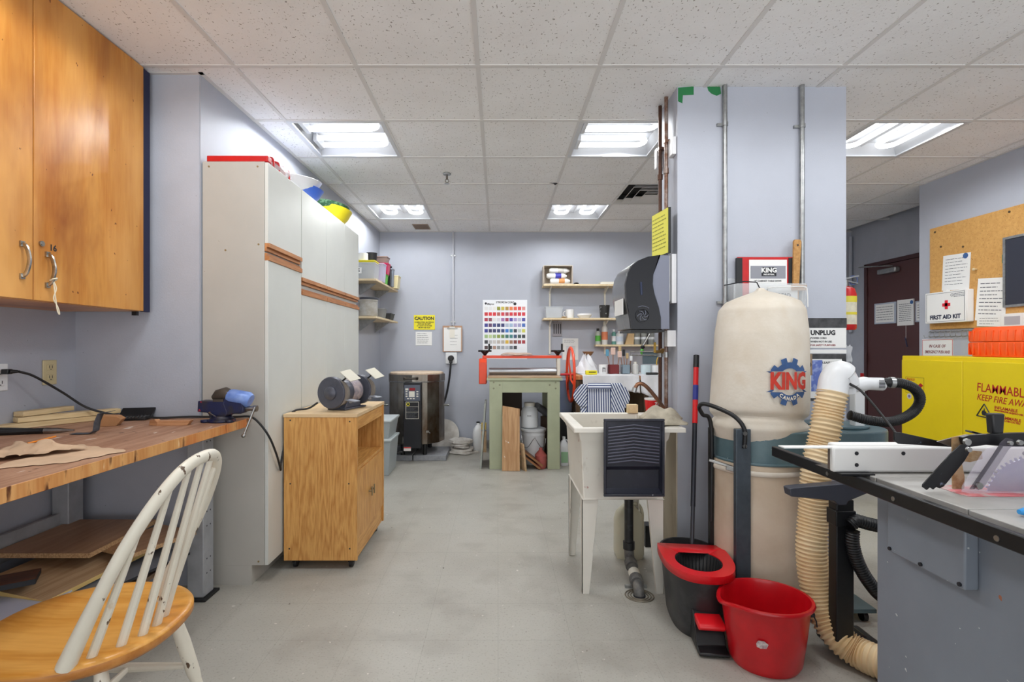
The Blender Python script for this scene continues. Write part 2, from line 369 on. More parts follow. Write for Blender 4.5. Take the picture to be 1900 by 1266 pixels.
# ---- outlets on the left wall
def outlet(name, label, loc, face, col, w=.075, hh=.118, group=None, screws=True):
    t = thing(name, label, 'outlet', loc, {'-Y': 0, '+X': PI / 2, '-X': -PI / 2}[face], group)
    MB().box(-w / 2, w / 2, -.006, 0, -hh / 2, hh / 2).build('cover_plate', col, t, bevel=.002)
    for s in (-1, 1):
        b = MB().cbox((0, -.0075, s * .024), (.034, .004, .028)).build('socket', col, t, bevel=.002)
        MB().box(-.009, -.006, -.0102, -.0092, s * .024 - .004, s * .024 + .009).box(.006, .009, -.0102, -.0092, s * .024 - .004, s * .024 + .009).box(-.002, .002, -.0102, -.0092, s * .024 - .012, s * .024 - .007).build('slots', m_dark, b)
    return t
outlet('wall_outlet', 'beige double outlet on the wall above the pine boards', (-2.164, 2.47, 1.10), '+X', M('almond_plastic', (206, 192, 150), .45))
outlet('wall_outlet', 'white outlet at the left edge holding the black plug', (-2.164, 2.22, 1.09), '+X', M('white_plastic', (228, 230, 232), .4))
cordm = M('black_cord', (28, 28, 30), .5)
t = thing('power_cord', 'long black power cord sagging from the white outlet, along the bench, to the grinder', 'cord', (-2.15, 2.225, 1.115))
MB().cbox((.018, .0, .0), (.03, .026, .022)).cyl((.03, 0, 0), (.05, .02, 0), .010, .006).build('plug', m_black, t, bevel=.003)
pts = [(-2.10, 2.245, 1.115), (-2.08, 2.30, 1.09), (-2.04, 2.40, 1.01), (-1.98, 2.47, .93), (-1.88, 2.52, .888), (-1.78, 2.54, .878), (-1.68, 2.55, .8695), (-1.56, 2.585, .8705), (-1.42, 2.598, .868), (-1.33, 2.6, .868), (-1.258, 2.603, .868), (-1.21, 2.60, .835), (-1.168, 2.62, .76), (-1.158, 2.68, .66), (-1.165, 2.74, .58), (-1.172, 2.765, .56), (-1.176, 2.78, .60), (-1.176, 2.84, .72), (-1.176, 2.88, .82), (-1.15, 2.90, .862), (-1.08, 2.92, .873), (-1.03, 2.93, .905)]
MB().tube(smooth_path([(p[0] + 2.15, p[1] - 2.225, p[2] - 1.115) for p in pts], 8), .0055, 8).build('cable', cordm, t)
# ---- workbench
topw = wood('worn_maple_top', (174, 136, 110), (144, 102, 78), 'Y', 1.4, .55, c3=(120, 74, 52), rings=6, thr3=(.5, .75), bs3=3)
add_layer(topw, (218, 206, 194), 24, (.66, .70), (1, .3, 1), 5, 2)
add_layer(topw, (84, 50, 34), 30, (.68, .72), (1, .5, 1), 4, 8)
edgew = wood('stained_bench_edge', (216, 164, 104), (190, 126, 66), 'Z', 1.0, .5, c3=(196, 98, 44), rings=7, thr3=(.5, .72), bs3=3)
add_layer(edgew, (92, 48, 22), 34, (.58, .68), (1, 1, .22), 6, 3)
add_layer(edgew, (228, 196, 150), 30, (.68, .72), (1, 1, .3), 3, 6)
post = M('grey_painted_steel', (176, 178, 182), .5, .3, var=.12, vs=8)
t = thing('workbench', 'long workbench with a stained thick wooden top on grey steel legs', 'workbench', (-1.7, 1.2, 0))
b = MB(); b.box(-.463, .437, -1.5, 1.404, .82, .862); o = b.build('benchtop', [edgew, topw], t, bevel=.002)
for p in o.data.polygons:
    if p.normal.z > .9: p.material_index = 1
for (x0, x1, y0) in ((.20, .28, 1.27), (-.45, -.37, 1.27), (-.45, -.37, -.6), (.20, .28, -1.3)):
    l = MB().box(x0, x1, y0, y0 + .09, .012, .82).build('leg', post, t, bevel=.004)
    if x0 > 0 and y0 > 0:
        for z in (.12, .19, .35, .42, .50, .57, .76, .79):
            for yy in (y0 + .03, y0 + .06): MB().cyl((x1 - .0005, yy, z), (x1 + .0006, yy, z), .004, seg=8).build('bolt_hole', m_dark, l)
    MB().box(x0 - .02, x1 + .02, y0 - .02, y0 + .11, 0, .012).build('foot_plate', m_black, l, bevel=.002)
MB().box(-.43, -.41, -.6, 1.27, .30, .42).build('rear_rail', post, t, bevel=.002)
MB().box(-.37, .20, 1.30, 1.32, .24, .31).build('side_rail', post, t, bevel=.002)
MB().box(-.45, .20, -.6, 1.24, .215, .235).build('lower_shelf', wood('shelf_board_dark', (120, 96, 74), (96, 74, 54), 'Y'), t, bevel=.001)
ply = wood('plywood', (198, 168, 132), (172, 140, 104), 'Y', 1.2, .6, rings=7)
chip = M('chipboard', (196, 160, 118), .8, c2=(150, 112, 74), vs=160, thr=(.4, .65))
lam = wood('brown_laminate_board', (170, 132, 98), (150, 112, 80), 'Y', .8, .4)
def board(name, label, cat, c, d, rot, mats, group='boards stored under the workbench', edge=None):
    b = MB().cbox((0, 0, 0), d); o = b.build(name, mats, loc=c, rot=rot, bevel=.0008)
    if len(mats) > 1:
        for p in o.data.polygons:
            if abs(p.normal.z) < .5: p.material_index = 1
    return tag(o, label, cat, group)
board('chipboard_sheet', 'brown laminated chipboard with a raw edge, topmost under the workbench', 'board', (-1.895, 2.33, .358), (.41, .42, .02), (0, 0, 0), [lam, chip])
board('laminate_board', 'narrow brown board end sticking out right of the chipboard under the bench', 'board', (-1.60, 2.34, .340), (.24, .30, .018), (0, 0, R(-22)), [lam, chip])
board('plywood_sheet', 'pale striped plywood panel below the chipboard under the bench', 'board', (-1.80, 2.18, .296), (.36, .5, .018), (R(3), R(4), R(-12)), [ply, M('pale_edge', (222, 190, 120), .7)])
board('grey_board', 'dark grey panel lying beneath the striped plywood, behind the chair spindles', 'board', (-1.64, 2.20, .262), (.30, .46, .012), (R(2), 0, R(-20)), [M('grey_laminate', (118, 124, 134), .4), m_dark])
board('dark_board', 'reddish dark wood offcut at the far left under the bench', 'board', (-1.93, 1.90, .330), (.14, .34, .02), (0, R(-3), R(-55)), [wood('mahogany', (112, 66, 40), (70, 38, 24), 'Y'), m_dark])
board('lower_plywood', 'wide grey-brown board flat on the bottom shelf of the workbench', 'board', (-1.86, 1.98, .252), (.5, .6, .018), (0, 0, R(-8)), [wood('greyed_ply', (150, 132, 112), (124, 104, 84), 'Y'), chip])
board('white_sheet', 'white board lying under the bench just left of the chair seat', 'board', (-1.83, 1.80, .274), (.42, .32, .006), (0, 0, R(12)), [M('bluish_white_board', (200, 206, 226), .5)])
# ---- things on the bench
BZ = .862
def bp(px, py, dz=0):
    Y = F * (EYE - BZ - dz) / (py - VY); return Vector(((px - VX) * Y / F, Y, BZ + dz))
pine = wood('pine_strip', (226, 204, 162), (208, 180, 132), 'Y', 1.5, .6, rings=5)
for k, (x, y, z, ln, a, w, lb) in enumerate(((-2.072, 2.37, BZ + .012, .44, -27, .07, 'front pine strip on the bench, nearest to the kraft paper'),
                                        (-2.045, 2.45, BZ + .036, .40, -30, .06, 'pine strip laid on top of the other pine strips, longest to the right'),
                                        (-2.12, 2.40, BZ + .0605, .24, -7, .05, 'short pine offcut on the strips beside the left wall'))):
    tag(MB().cbox((0, 0, 0), (w, ln, .022)).build('pine_strip', pine, loc=(x, y, z), rot=(0, 0, R(a)), bevel=.001), lb, 'board', 'pine strips on the bench')
t = thing('long_pliers', 'black-handled pliers lying at the left edge of the bench beside the pencil', 'pliers', bp(55, 806, 0))
MB().tube(smooth_path([(-.20, -.05, .012), (-.10, -.035, .012), (0, .0, .012), (.05, .015, .012)], 5), .012, 8).tube(smooth_path([(-.20, .03, .012), (-.10, .025, .012), (0, .012, .012), (.05, .01, .012)], 5), .011, 8).build('handle', m_black, t)
MB().tube([(.05, .013, .012), (.09, .022, .012), (.155, .035, .011)], [.013, .011, .004], 8).build('jaws', m_steel, t)
a, b = bp(42, 826), bp(103, 812)
t = thing('pencil', 'orange pencil pointing left on the bench', 'pencil', a)
d = (b - a); MB().tube([(0.012, 0.006, .004), (d.x, d.y, .004)], .0038, 6).build('shaft', M('orange_paint', (236, 140, 30), .4), t, ang=20)
MB().tube([(.012, .006, .004), (0, 0, .0035)], [.0038, .0008], 6).build('tip', ply, t)
kraft = M('kraft_paper', (206, 176, 146), .85, var=.08, vs=10)
rr = random.Random(3)
def paper(pts, name, label, lift, nx=22, ny=10, z0=.002):
    A, B, Cc, D = [bp(*p) for p in pts]   # near-left, near-right, far-right, far-left
    o0 = (A + B + Cc + D) / 4
    def fn(u, v):
        p = (A * (1 - u) + B * u) * (1 - v) + (D * (1 - u) + Cc * u) * v
        w = abs(math.sin(u * 9 + v * 4) * math.sin(v * 5 + u * 3)) * lift * .6 + max(0, math.exp(-((v - .75) / .13) ** 2) * math.exp(-((u - .6) / .3) ** 2)) * lift * 2.2
        return Vector((p.x + .006 * math.sin(v * 17 + u * 5) - o0.x, p.y + .006 * math.sin(u * 23) - o0.y, z0 + w))
    return tag(MB().grid(fn, nx * 2, ny * 2).build(name, kraft, loc=o0, solid=.0006, fix=False), label, 'paper', 'kraft paper on the bench')
paper([(-40, 874), (118, 861), (236, 838), (150, 826)], 'kraft_sheet', 'flat brown kraft paper sheet reaching to the bench edge', .002)
paper([(-40, 862), (70, 850), (165, 838), (30, 828)], 'crumpled_kraft_paper', 'crumpled brown paper lying on top of the flat kraft sheet', .012, z0=.012)
a = bp(160, 806); strapm = M('grey_webbing', (84, 88, 96), .8, var=.2, vs=60)
tag(MB().grid(lambda u, v: ([(-.055, 0, .003), (-.02, .0, .003), (.02, .006, .004), (.034, .008, .014), (.038, .010, .05), (.05, .014, .085), (.085, .03, .092)][int(round(u * 6))][0],
    [(0, 0), (0, 0), (.006, 0), (.008, 0), (.010, 0), (.014, 0), (.03, 0)][int(round(u * 6))][0] + (v - .5) * .035, [.003, .003, .004, .014, .05, .085, .092][int(round(u * 6))]), 6, 2)
    .build('webbing_strap', strapm, loc=a, solid=.002, fix=False), 'folded dark grey webbing strap standing up on the bench', 'strap')
beech = wood('beech_block', (196, 146, 104), (170, 118, 80), 'X', 2, .6)
tag(MB().prism([(-.045, 0), (.028, 0), (.05, .03), (.03, .045), (-.03, .05), (-.055, .02)], -.03, .03).build('cardboard_box', M('brown_card', (178, 128, 84), .8, var=.15), loc=bp(206, 790), rot=(0, 0, R(20)), bevel=.002), 'small crushed brown cardboard box right of the grey strap', 'box')
t = thing('tool_case', 'open black tool case with steel bits behind the cardboard box', 'tool case', bp(246, 779), R(12))
MB().box(-.075, .075, -.045, .045, 0, .012).build('tray', m_black, t, bevel=.002)
for k in range(9): MB().cyl((-.062 + k * .0155, -.032, .0145), (-.062 + k * .0155, .015 + .002 * k, .0145), .0042, seg=8).build('tool_bit', m_steel, t)
MB().cbox((0, .052, .03), (.15, .008, .06), (R(-50), 0, 0)).build('lid', m_black, t, bevel=.002)
t = thing('pincers', 'dark pincers resting over the tool case, tips to the right', 'pincers', bp(214, 766))
MB().tube(smooth_path([(-.07, -.02, .03), (0, 0, .032), (.06, .03, .032)], 5), .008, 8).tube(smooth_path([(-.07, .02, .03), (0, .01, .036), (.06, .012, .032)], 5), .008, 8).build('handle', m_black, t)
MB().tube([(.06, .02, .032), (.10, .035, .034), (.13, .03, .036)], [.012, .01, .003], 8).build('jaws', m_steel, t)
t = thing('chisel', 'steel chisel with a dark handle at the foot of the grey wall', 'chisel', bp(272, 770), R(-10))
MB().tube([(-.05, 0, .012), (.02, 0, .012)], [.011, .008], 10).build('handle', m_black, t)
MB().cbox((.055, 0, .012), (.07, .014, .005)).build('blade', m_steel, t)
tag(MB().prism([(-.07, 0), (.06, 0), (.075, .022), (-.06, .022)], -.02, .02).box(-.01, -.006, -.021, .021, .005, .0225).build('notched_block', beech, loc=bp(324, 789), rot=(0, 0, R(10)), bevel=.001), 'flat notched wood block on the bench, nearest to the vise', 'wood block')
tag(MB().prism([(-.025, 0), (.025, 0), (.03, .014), (.01, .028), (-.02, .022)], -.012, .012).build('wood_offcut', beech, loc=bp(288, 789), rot=(0, 0, R(-20)), bevel=.001), 'tiny wood offcut between the tool case and the notched block', 'wood block')
# ---- vise
vb = M('navy_cast_iron', (26, 34, 74), .45, .2, c2=(44, 42, 52), vs=14, thr=(.45, .6))
add_layer(vb, (178, 40, 56), 18, (.7, .72), (1, 1, 1), 3, 2)
vl = M('light_blue_paint', (92, 124, 196), .4, .1, c2=(128, 156, 214), vs=30)
t = thing('bench_vise', 'blue and navy cast iron vise bolted to the corner of the workbench', 'vise', (-1.335, 2.475, BZ + .001), R(0))
MB().lathe([(.062, 0), (.062, .01), (.05, .016), (.046, .026), (.04, .03)], seg=28).cyl((-.06, -.03, 0), (-.06, -.03, .012), .022).cyl((.055, -.03, 0), (.055, -.03, .012), .02).build('swivel_base', vb, t, bevel=.002)
MB().prism([(-.04, .028), (.04, .028), (.045, .05), (.03, .09), (.035, .10), (-.04, .10), (-.095, .102), (-.098, .05), (-.05, .045)], -.034, .034).build('fixed_jaw', vb, t, bevel=.004)
MB().box(.0, .11, -.03, .03, .04, .095).prism([(.02, .03), (.105, .045), (.118, .08), (.10, .118), (.06, .13), (.03, .12), (.015, .07)], -.033, .033).prism([(.035, .04), (.12, .045), (.12, .08), (.075, .10), (.075, .125), (.05, .135), (.03, .12), (.05, .1)], -.03, .03).build('sliding_jaw', vb, t, bevel=.004)
MB().tube([(.035, 0, .12), (.055, 0, .118), (.13, 0, .105), (.142, 0, .10)], [.034, .038, .038, .03], 20).build('jaw_housing', vl, t, bevel=.002)
MB().tube([(-.035, 0, .11), (-.015, 0, .124), (.02, 0, .132), (.036, 0, .122)], [.018, .03, .034, .034], 14).cbox((.002, -.005, .104), (.05, .06, .012)).build('jaw_plate', M('worn_steel_dark', (84, 78, 72), .5, .6), t)
MB().cyl((.12, 0, .062), (.165, 0, .062), .012, seg=16).cyl((.155, 0, .062), (.172, 0, .062), .015, seg=16).build('screw', m_steel, t)
MB().cyl((.168, -.012, .072), (.125, -.035, -.062), .0058, seg=10).sph((.124, -.035, -.064), .010).build('handle_bar', m_steel, t)
MB().cyl((-.03, -.036, .032), (-.03, -.05, .05), .005, seg=8).cyl((-.03, -.045, .045), (.005, -.06, .03), .003, seg=8).build('lock_bolt', m_steel, t)
# ---- windsor chair
seatw = wood('varnished_seat', (222, 164, 84), (200, 134, 52), 'X', 1.0, .3, c3=(190, 104, 26), rings=4, thr3=(.5, .8), bs3=3)
add_layer(seatw, (244, 206, 148), 22, (.70, .78), (.4, 1, 1), 5, 2)
seatr = wood('seat_rim', (196, 134, 70), (172, 108, 48), 'X', 1.0, .35)
paint = M('chipped_white_paint', (228, 222, 206), .4, var=.05, vs=8)
add_layer(paint, (88, 66, 46), 46, (.665, .69), (1, 1, .45), 5, 3)
add_layer(paint, (190, 150, 96), 14, (.7, .78), (1, 1, .6), 5, 6)
CH = Vector((-1.13, 1.41, 0))
t = thing('windsor_chair', 'spindle-back chair with chipped white hoop and orange wooden seat, tucked at the bench', 'chair', CH)
A0 = Vector((-.997, 1.225)); B0 = Vector((-1.082, 1.588)); Cn = (A0 + B0) / 2; u = (B0 - A0).normalized()
q = R(-10); u = Vector((math.cos(q) * u.x - math.sin(q) * u.y, math.sin(q) * u.x + math.cos(q) * u.y)); bk_ = Vector((u.y, -u.x))
SZ = .46
def hoop(uu, vv, bow=0):
    return Vector((Cn.x + uu * u.x + (vv * math.sin(R(26)) + bow) * bk_.x, Cn.y + uu * u.y + (vv * math.sin(R(26)) + bow) * bk_.y, SZ + vv * math.cos(R(26)))) - CH
hp = []
for k in range(49):
    an = PI * k / 48; x = -math.cos(an); y = math.sin(an); uu = .21 * math.copysign(abs(x) ** (2 / 2.6), x); vv = .508 * y ** (2 / 2.6)
    uu *= .886 + .114 * min(1, vv / .312); hp.append((uu, vv))
pts = [hoop(a_, max(b_, .0)) for a_, b_ in hp]
# seat: shield outline
sc_ = Vector((-1.155, 1.425))
ol = []
for k in range(64):
    an = 2 * PI * k / 64; c_, s_ = math.cos(an), math.sin(an)
    rx = .262 if c_ > 0 else .235; ry = .245
    px_ = rx * math.copysign(abs(c_) ** .92, c_); py_ = ry * math.copysign(abs(s_) ** .85, s_)
    if c_ < 0: py_ *= 1 - .06 * abs(c_)
    ol.append((px_, py_))
rot2 = Matrix.Rotation(math.atan2(bk_.y, bk_.x), 2)
ol = [rot2 @ Vector(p) + sc_ - CH.xy for p in ol]; cc = sc_ - CH.xy
b = MB(); rings = [(.0, SZ - .012), (.45, SZ - .011), (.75, SZ - .006), (.93, SZ), (.985, SZ - .002), (1.0, SZ - .008), (1.0, SZ - .024), (.96, SZ - .036), (0.0, SZ - .036)]
vs = []; n = len(ol)
for (sc2, z) in rings[1:-1]:
    for p in ol: vs.append((cc.x + (p.x - cc.x) * sc2, cc.y + (p.y - cc.y) * sc2, z))
fs = [tuple(range(n))]
for i in range(len(rings) - 3):
    for k in range(n): l = (k + 1) % n; fs.append((i * n + k, i * n + l, (i + 1) * n + l, (i + 1) * n + k))
fs.append(tuple((len(rings) - 3) * n + k for k in range(n)))
b._add(vs, fs); o = b.build('seat', [seatw, seatr], t, ang=50)
for p in o.data.polygons:
    if p.normal.z < .5: p.material_index = 1
MB().tube(pts, [.0175 + .006 * min(1, max(0, (.2 - vv) / .2)) for _, vv in hp], 12, flat=.85).build('hoop', paint, t)
def hoop_v(uu):   # height of the bow at sideways place uu
    best = max((b_ for a_, b_ in hp if abs(a_ - uu) < .012), default=.5); return best
for k in range(7):
    s_ = (k - 3) / 3; ub = s_ * .145; ut = s_ * .17
    p0 = hoop(ub, 0, .098 * (1 - .72 * s_ * s_)); p0.z = SZ - .01; p1 = hoop(ut, hoop_v(ut) - .004)
    MB().tube([p0, p0 * .7 + p1 * .3, p1], [.0115, .0105, .0075], 10).build('spindle', paint, t)
lt = [(.15, .15), (.15, -.15), (-.14, .15), (-.14, -.15)]; feet = []
for (a_, b_) in lt:
    p0 = rot2 @ Vector((a_, b_)) + cc; p1 = rot2 @ Vector((a_ * 1.62, b_ * 1.45)) + cc
    P0 = Vector((p0.x, p0.y, SZ - .03)); P1 = Vector((p1.x, p1.y, 0)); feet.append((P0, P1))
    MB().tube([P0 * (1 - s) + P1 * s for s in (0, .08, .3, .55, .62, .8, 1)], [.013, .016, .021, .019, .015, .018, .0115], 14).build('leg', paint, t)
def onleg(i, s): return feet[i][0] * (1 - s) + feet[i][1] * s
m1, m2 = None, None
for (i, j) in ((0, 2), (1, 3)):
    a_, b_ = onleg(i, .5), onleg(j, .5); MB().tube([a_, a_ * .75 + b_ * .25, (a_ + b_) / 2, a_ * .25 + b_ * .75, b_], [.008, .012, .0145, .012, .008], 10).build('stretcher', paint, t)
    m1, m2 = m2, (a_ + b_) / 2
MB().tube([m1, m1 * .7 + m2 * .3, (m1 + m2) / 2, m1 * .3 + m2 * .7, m2], [.008, .012, .0145, .012, .008], 10).build('stretcher', paint, t)
# ---- tall cabinets
sidem = M('beige_melamine_side', (180, 177, 170), .5, var=.04, vs=3); add_layer(sidem, (120, 104, 88), 40, (.76, .775), (1, 1, 1), 2, 7)
doorm = M('offwhite_melamine_door', (208, 210, 205), .42, var=.03, vs=2.5)
oak = wood('oak_rail', (190, 132, 84), (160, 102, 60), 'Y', 1.5, .5)
CT = 2.176
def tall_cab(label, y0, y1, splits, ztop0, zlow1, side=False):
    t = thing('tall_cabinet', label, 'cabinet', (-1.2, y0, 0), 0, 'tall white storage cabinets'); x0 = -.31 + .0; dy = y1 - y0
    x0 = -.318 if side else -.27
    MB().box(x0, 0, .001, dy - .001, .1, CT).build('body', sidem, t, bevel=.001)
    MB().box(x0, -.065, .001, dy - .001, 0, .1).build('plinth', sidem, t)
    if side:
        sb = MB()
        for (x, z) in ((-.285, 2.15), (-.035, 2.15), (-.285, .12), (-.03, .12), (-.2, 1.72), (-.03, 1.75)): sb.cyl((x, .002, z), (x, -.0005, z), .005, seg=10)
        sb.build('screw_heads', M('brass_cap', (140, 120, 84), .5, .4), t)
    ys = [0] + [s - y0 for s in splits] + [dy]
    for a_, b_ in zip(ys[:-1], ys[1:]):
        a_ += .002; b_ -= .002
        d = MB().box(.001, .019, a_, b_, ztop0 + .022, CT - .004).build('upper_door', doorm, t, bevel=.0015)
        MB().prism([(.001, ztop0 - .018), (.012, ztop0 - .018), (.012, ztop0 + .004), (.026, ztop0 + .0), (.026, ztop0 + .022), (.001, ztop0 + .022)], a_, b_).build('pull_rail', oak, d)
        d = MB().box(.001, .019, a_, b_, .1, zlow1 - .022).build('lower_door', doorm, t, bevel=.0015)
        MB().prism([(.001, zlow1 + .016), (.012, zlow1 + .016), (.012, zlow1 - .002), (.026, zlow1 + .002), (.026, zlow1 - .022), (.001, zlow1 - .022)], a_, b_).build('pull_rail', oak, d)
tall_cab('tall off-white cabinet with beige side, nearest, one door wide', 2.632, 3.08, [], 1.735, 1.69, True)
tall_cab('tall off-white cabinet farther along the wall, three doors wide', 3.084, 4.345, [3.528, 3.94], 1.62, 1.56)
# on top of the cabinets
tag(MB().box(-.158, .158, 0, .045, 0, .032).build('red_plastic_bar', m_red, loc=(-1.342, 2.638, CT + .001), bevel=.004), 'long red plastic strip along the top front of the nearest tall cabinet', 'plastic strip')
clear = M('clear_film', (235, 236, 240), .15, alpha=.55, spec=.8)
t = thing('plastic_bag', 'crumpled clear plastic bag with red print on the nearest cabinet', 'bag', (-1.30, 2.93, CT))
def bagf(u, v):
    a_ = 2 * PI * u; r_ = math.sin(PI * min(.98, max(.05, v))) ** .6 * (1 + .12 * math.sin(5 * a_ + 7 * v))
    return (.085 * r_ * math.cos(a_), .17 * r_ * math.sin(a_), .004 + .09 * (v ** 1.0) * (1 + .15 * math.sin(3 * a_ + 9 * v)))
MB().grid(bagf, 28, 12).build('film', clear, t, fix=False)
for k in range(4):
    MB().tube(smooth_path([(.07, -.12 + .07 * k, .03), (.05, -.09 + .07 * k, .085), (-.02, -.07 + .07 * k, .094)], 4), .006, 6, flat=2.5).build('red_band', m_red, t)
def bowl(name, label, loc, r, hgt, m, rot=(0, 0, 0), cat='bowl', sx=1):
    pr = [(r * .45, 0), (r * .62, .004), (r * .86, hgt * .5), (r, hgt), (r - .004, hgt + .002), (r * .84, hgt * .52), (r * .58, .01), (.001, .008)]
    return tag(MB().lathe(pr, seg=36, cap1=False, sx=sx).build(name, m, loc=loc, rot=rot), label, cat, 'bowls on the tall cabinets')
bowl('blue_bowl', 'blue plastic bowl on the tall cabinets, under the white one', (-1.352, 3.44, CT + .022), .162, .10, M('blue_plastic', (70, 112, 214), .35), (R(0), R(8), 0))
bowl('white_bowl', 'large white bowl nested in the blue bowl on the cabinets', (-1.352, 3.40, CT + .066), .17, .09, M('white_bowl_plastic', (226, 228, 232), .35), (R(4), R(5), 0))
bowl('yellow_bowl', 'yellow bowl farthest back on the tall cabinets', (-1.34, 4.06, CT + .022), .165, .12, M('yellow_plastic', (228, 212, 40), .35), (R(-3), R(7), 0))
bowl('green_bowl', 'dark green speckled bowl sitting in the yellow bowl', (-1.348, 4.04, CT + .085), .166, .075, M('green_speckle', (46, 92, 66), .5, c2=(110, 150, 120), vs=60, thr=(.5, .6)), (R(-4), R(4), 0))
# ---- shelves on the left wall with tubs
shw = wood('pale_pine_shelf', (224, 206, 172), (206, 184, 146), 'Y', 1.2, .6, rings=4)
def wshelf(label, z):
    t = thing('wall_shelf', label, 'shelf', (-1.44, 5.05, z), 0, 'shelves on the left wall')
    MB().prism([(-.018, 0), (.24, 0), (.24, 1.09), (.01, 1.09)], -.02, 0, 'Z').build('board', shw, t, bevel=.001)
    for y in (.25, .9): MB().prism([(.012, -.02), (.18, -.02), (.012, -.14)], y - .008, y + .008).build('bracket', m_galv, t)
wshelf('upper pine shelf on the left wall, loaded with plastic tubs', 1.90)
wshelf('lower pine shelf on the left wall, holding the clear jar', 1.53)
def tub(name, label, loc, w, d, hgt, m, taper=.85, cat='tub', rot=(0, 0, 0), wall_=.003, group=None, lid=None):
    b = MB(); x, y = w / 2, d / 2; vs = []
    for (s, z) in ((taper, 0), (1, hgt)): vs += [(-x * s, -y * s, z), (x * s, -y * s, z), (x * s, y * s, z), (-x * s, y * s, z)]
    xi, yi = x - wall_, y - wall_
    for (s, z) in ((1, hgt), (taper, wall_)): vs += [(-xi * s, -yi * s, z), (xi * s, -yi * s, z), (xi * s, yi * s, z), (-xi * s, yi * s, z)]
    fs = [(3, 2, 1, 0)]
    for i in range(3):
        for k in range(4): l = (k + 1) % 4; fs.append((i * 4 + k, i * 4 + l, i * 4 + 4 + l, i * 4 + 4 + k))
    fs.append((12, 13, 14, 15)); b._add(vs, fs)
    b.box(-x - .004, x + .004, -y - .004, -y + .002, hgt - .01, hgt).box(-x - .004, x + .004, y - .002, y + .004, hgt - .01, hgt).box(-x - .004, -x + .002, -y, y, hgt - .01, hgt).box(x - .002, x + .004, -y, y, hgt - .01, hgt)
    o = b.build(name, m, loc=loc, rot=rot, bevel=.002)
    return tag(o, label, cat, group)
frost = M('frosted_plastic', (206, 210, 214), .3, alpha=.5)
lilac = M('lilac_plastic', (196, 190, 214), .35, alpha=.85)
G1 = 'plastic tubs on the upper left wall shelf'
o = tub('storage_bin', 'frosted bin with an S label at the near end of the upper wall shelf', (-1.318, 5.17, 1.902), .2, .2, .16, frost, .9, 'bin', group=G1)
MB().box(-.09, -.03, -.105, -.102, .05, .11).build('label', m_white, o); text('S', .05, m_dark, o, (-.058, -.1056, .08), bold=.001)
tag(MB().sph((0, 0, .055), (.07, .07, .055)).build('foam_ball', M('cream_foam', (222, 214, 198), .8, var=.1), loc=(-1.318, 5.17, 1.906)), 'cream lump inside the frosted storage bin', 'foam')
tag(MB().lathe([(.05, 0), (.05, .075), (.018, .075), (.018, .0)], seg=24, cap0=False, cap1=False).build('paper_roll', m_white, loc=(-1.36, 5.16, 2.09)), 'white paper roll standing above the frosted bin', 'paper roll')
tub('yellow_tray', 'shallow yellow tray resting on the frosted bin', (-1.32, 5.17, 2.066), .19, .18, .022, M('yellow_tray_plastic', (222, 208, 40), .4), .95, 'tray', group=G1)
tub('lilac_bin', 'pale lilac bin next to the frosted bin', (-1.295, 5.37, 1.902), .22, .15, .19, lilac, .9, 'bin', group=G1)
tag(MB().lathe([(.045, 0), (.058, .12), (.055, .12), (.042, .004)], seg=24, cap1=False).build('black_pot', m_black, loc=(-1.33, 5.40, 2.094), rot=(R(0), R(0), 0)), 'dark pot stacked on the lilac bin', 'pot', G1)
tub('green_basket', 'small lime green basket on the upper wall shelf', (-1.25, 5.53, 1.902), .11, .11, .10, M('lime_plastic', (96, 186, 40), .4), .85, 'basket', group=G1)
tub('pink_basket', 'crimson pink basket stacked above the lime green one', (-1.25, 5.54, 2.004), .15, .13, .12, M('crimson_plastic', (196, 26, 82), .4), .85, 'basket', group=G1)
tub('brown_tub', 'brownish tub lying on top of the pink basket', (-1.26, 5.54, 2.126), .15, .15, .07, M('taupe_plastic', (150, 128, 120), .5), .85, 'tub', group=G1)
tub('black_crate', 'narrow black crate behind the baskets on the upper shelf', (-1.26, 5.66, 1.902), .16, .07, .18, m_black, .95, 'crate', group=G1)
tub('grey_file_box', 'tall grey box beside the black crate', (-1.255, 5.77, 1.902), .16, .09, .2, M('grey_blue_plastic', (128, 136, 148), .4), .92, 'box', group=G1)
tag(MB().sph((0, 0, .02), (.06, .03, .02)).build('black_cloth', m_black, loc=(-1.25, 5.77, 2.104)), 'dark cloth lying on the tall grey box', 'cloth')
tub('cream_bin', 'cream bin at the far end of the upper wall shelf', (-1.24, 5.96, 1.902), .19, .15, .145, M('cream_plastic', (228, 214, 168), .4), .86, 'bin', group=G1)
tag(MB().lathe([(.085, 0), (.095, .01), (.095, .15), (.1, .155), (.1, .17), (.085, .172)], seg=32).build('clear_jar', M('milky_clear', (214, 212, 206), .2, alpha=.6, c2=(180, 174, 160), vs=14), loc=(-1.315, 5.19, 1.531)), 'round milky clear jar with bits inside on the lower wall shelf', 'jar')
tag(MB().lathe([(.102, 0), (.104, .012), (.09, .02), (.088, .014)], seg=32).build('jar_lid', M('dark_lid', (70, 74, 84), .4), loc=(-1.315, 5.19, 1.704)), 'dark loose lid on the round milky jar', 'lid')
tub('grey_container', 'small grey container right of the milky jar', (-1.27, 5.45, 1.531), .15, .14, .10, M('mid_grey_plastic', (132, 134, 136), .5), .8, 'container')
tub('charcoal_tray', 'charcoal tray at the far end of the lower wall shelf', (-1.27, 5.78, 1.531), .17, .2, .07, M('charcoal_plastic', (52, 54, 58), .5), .85, 'tray')
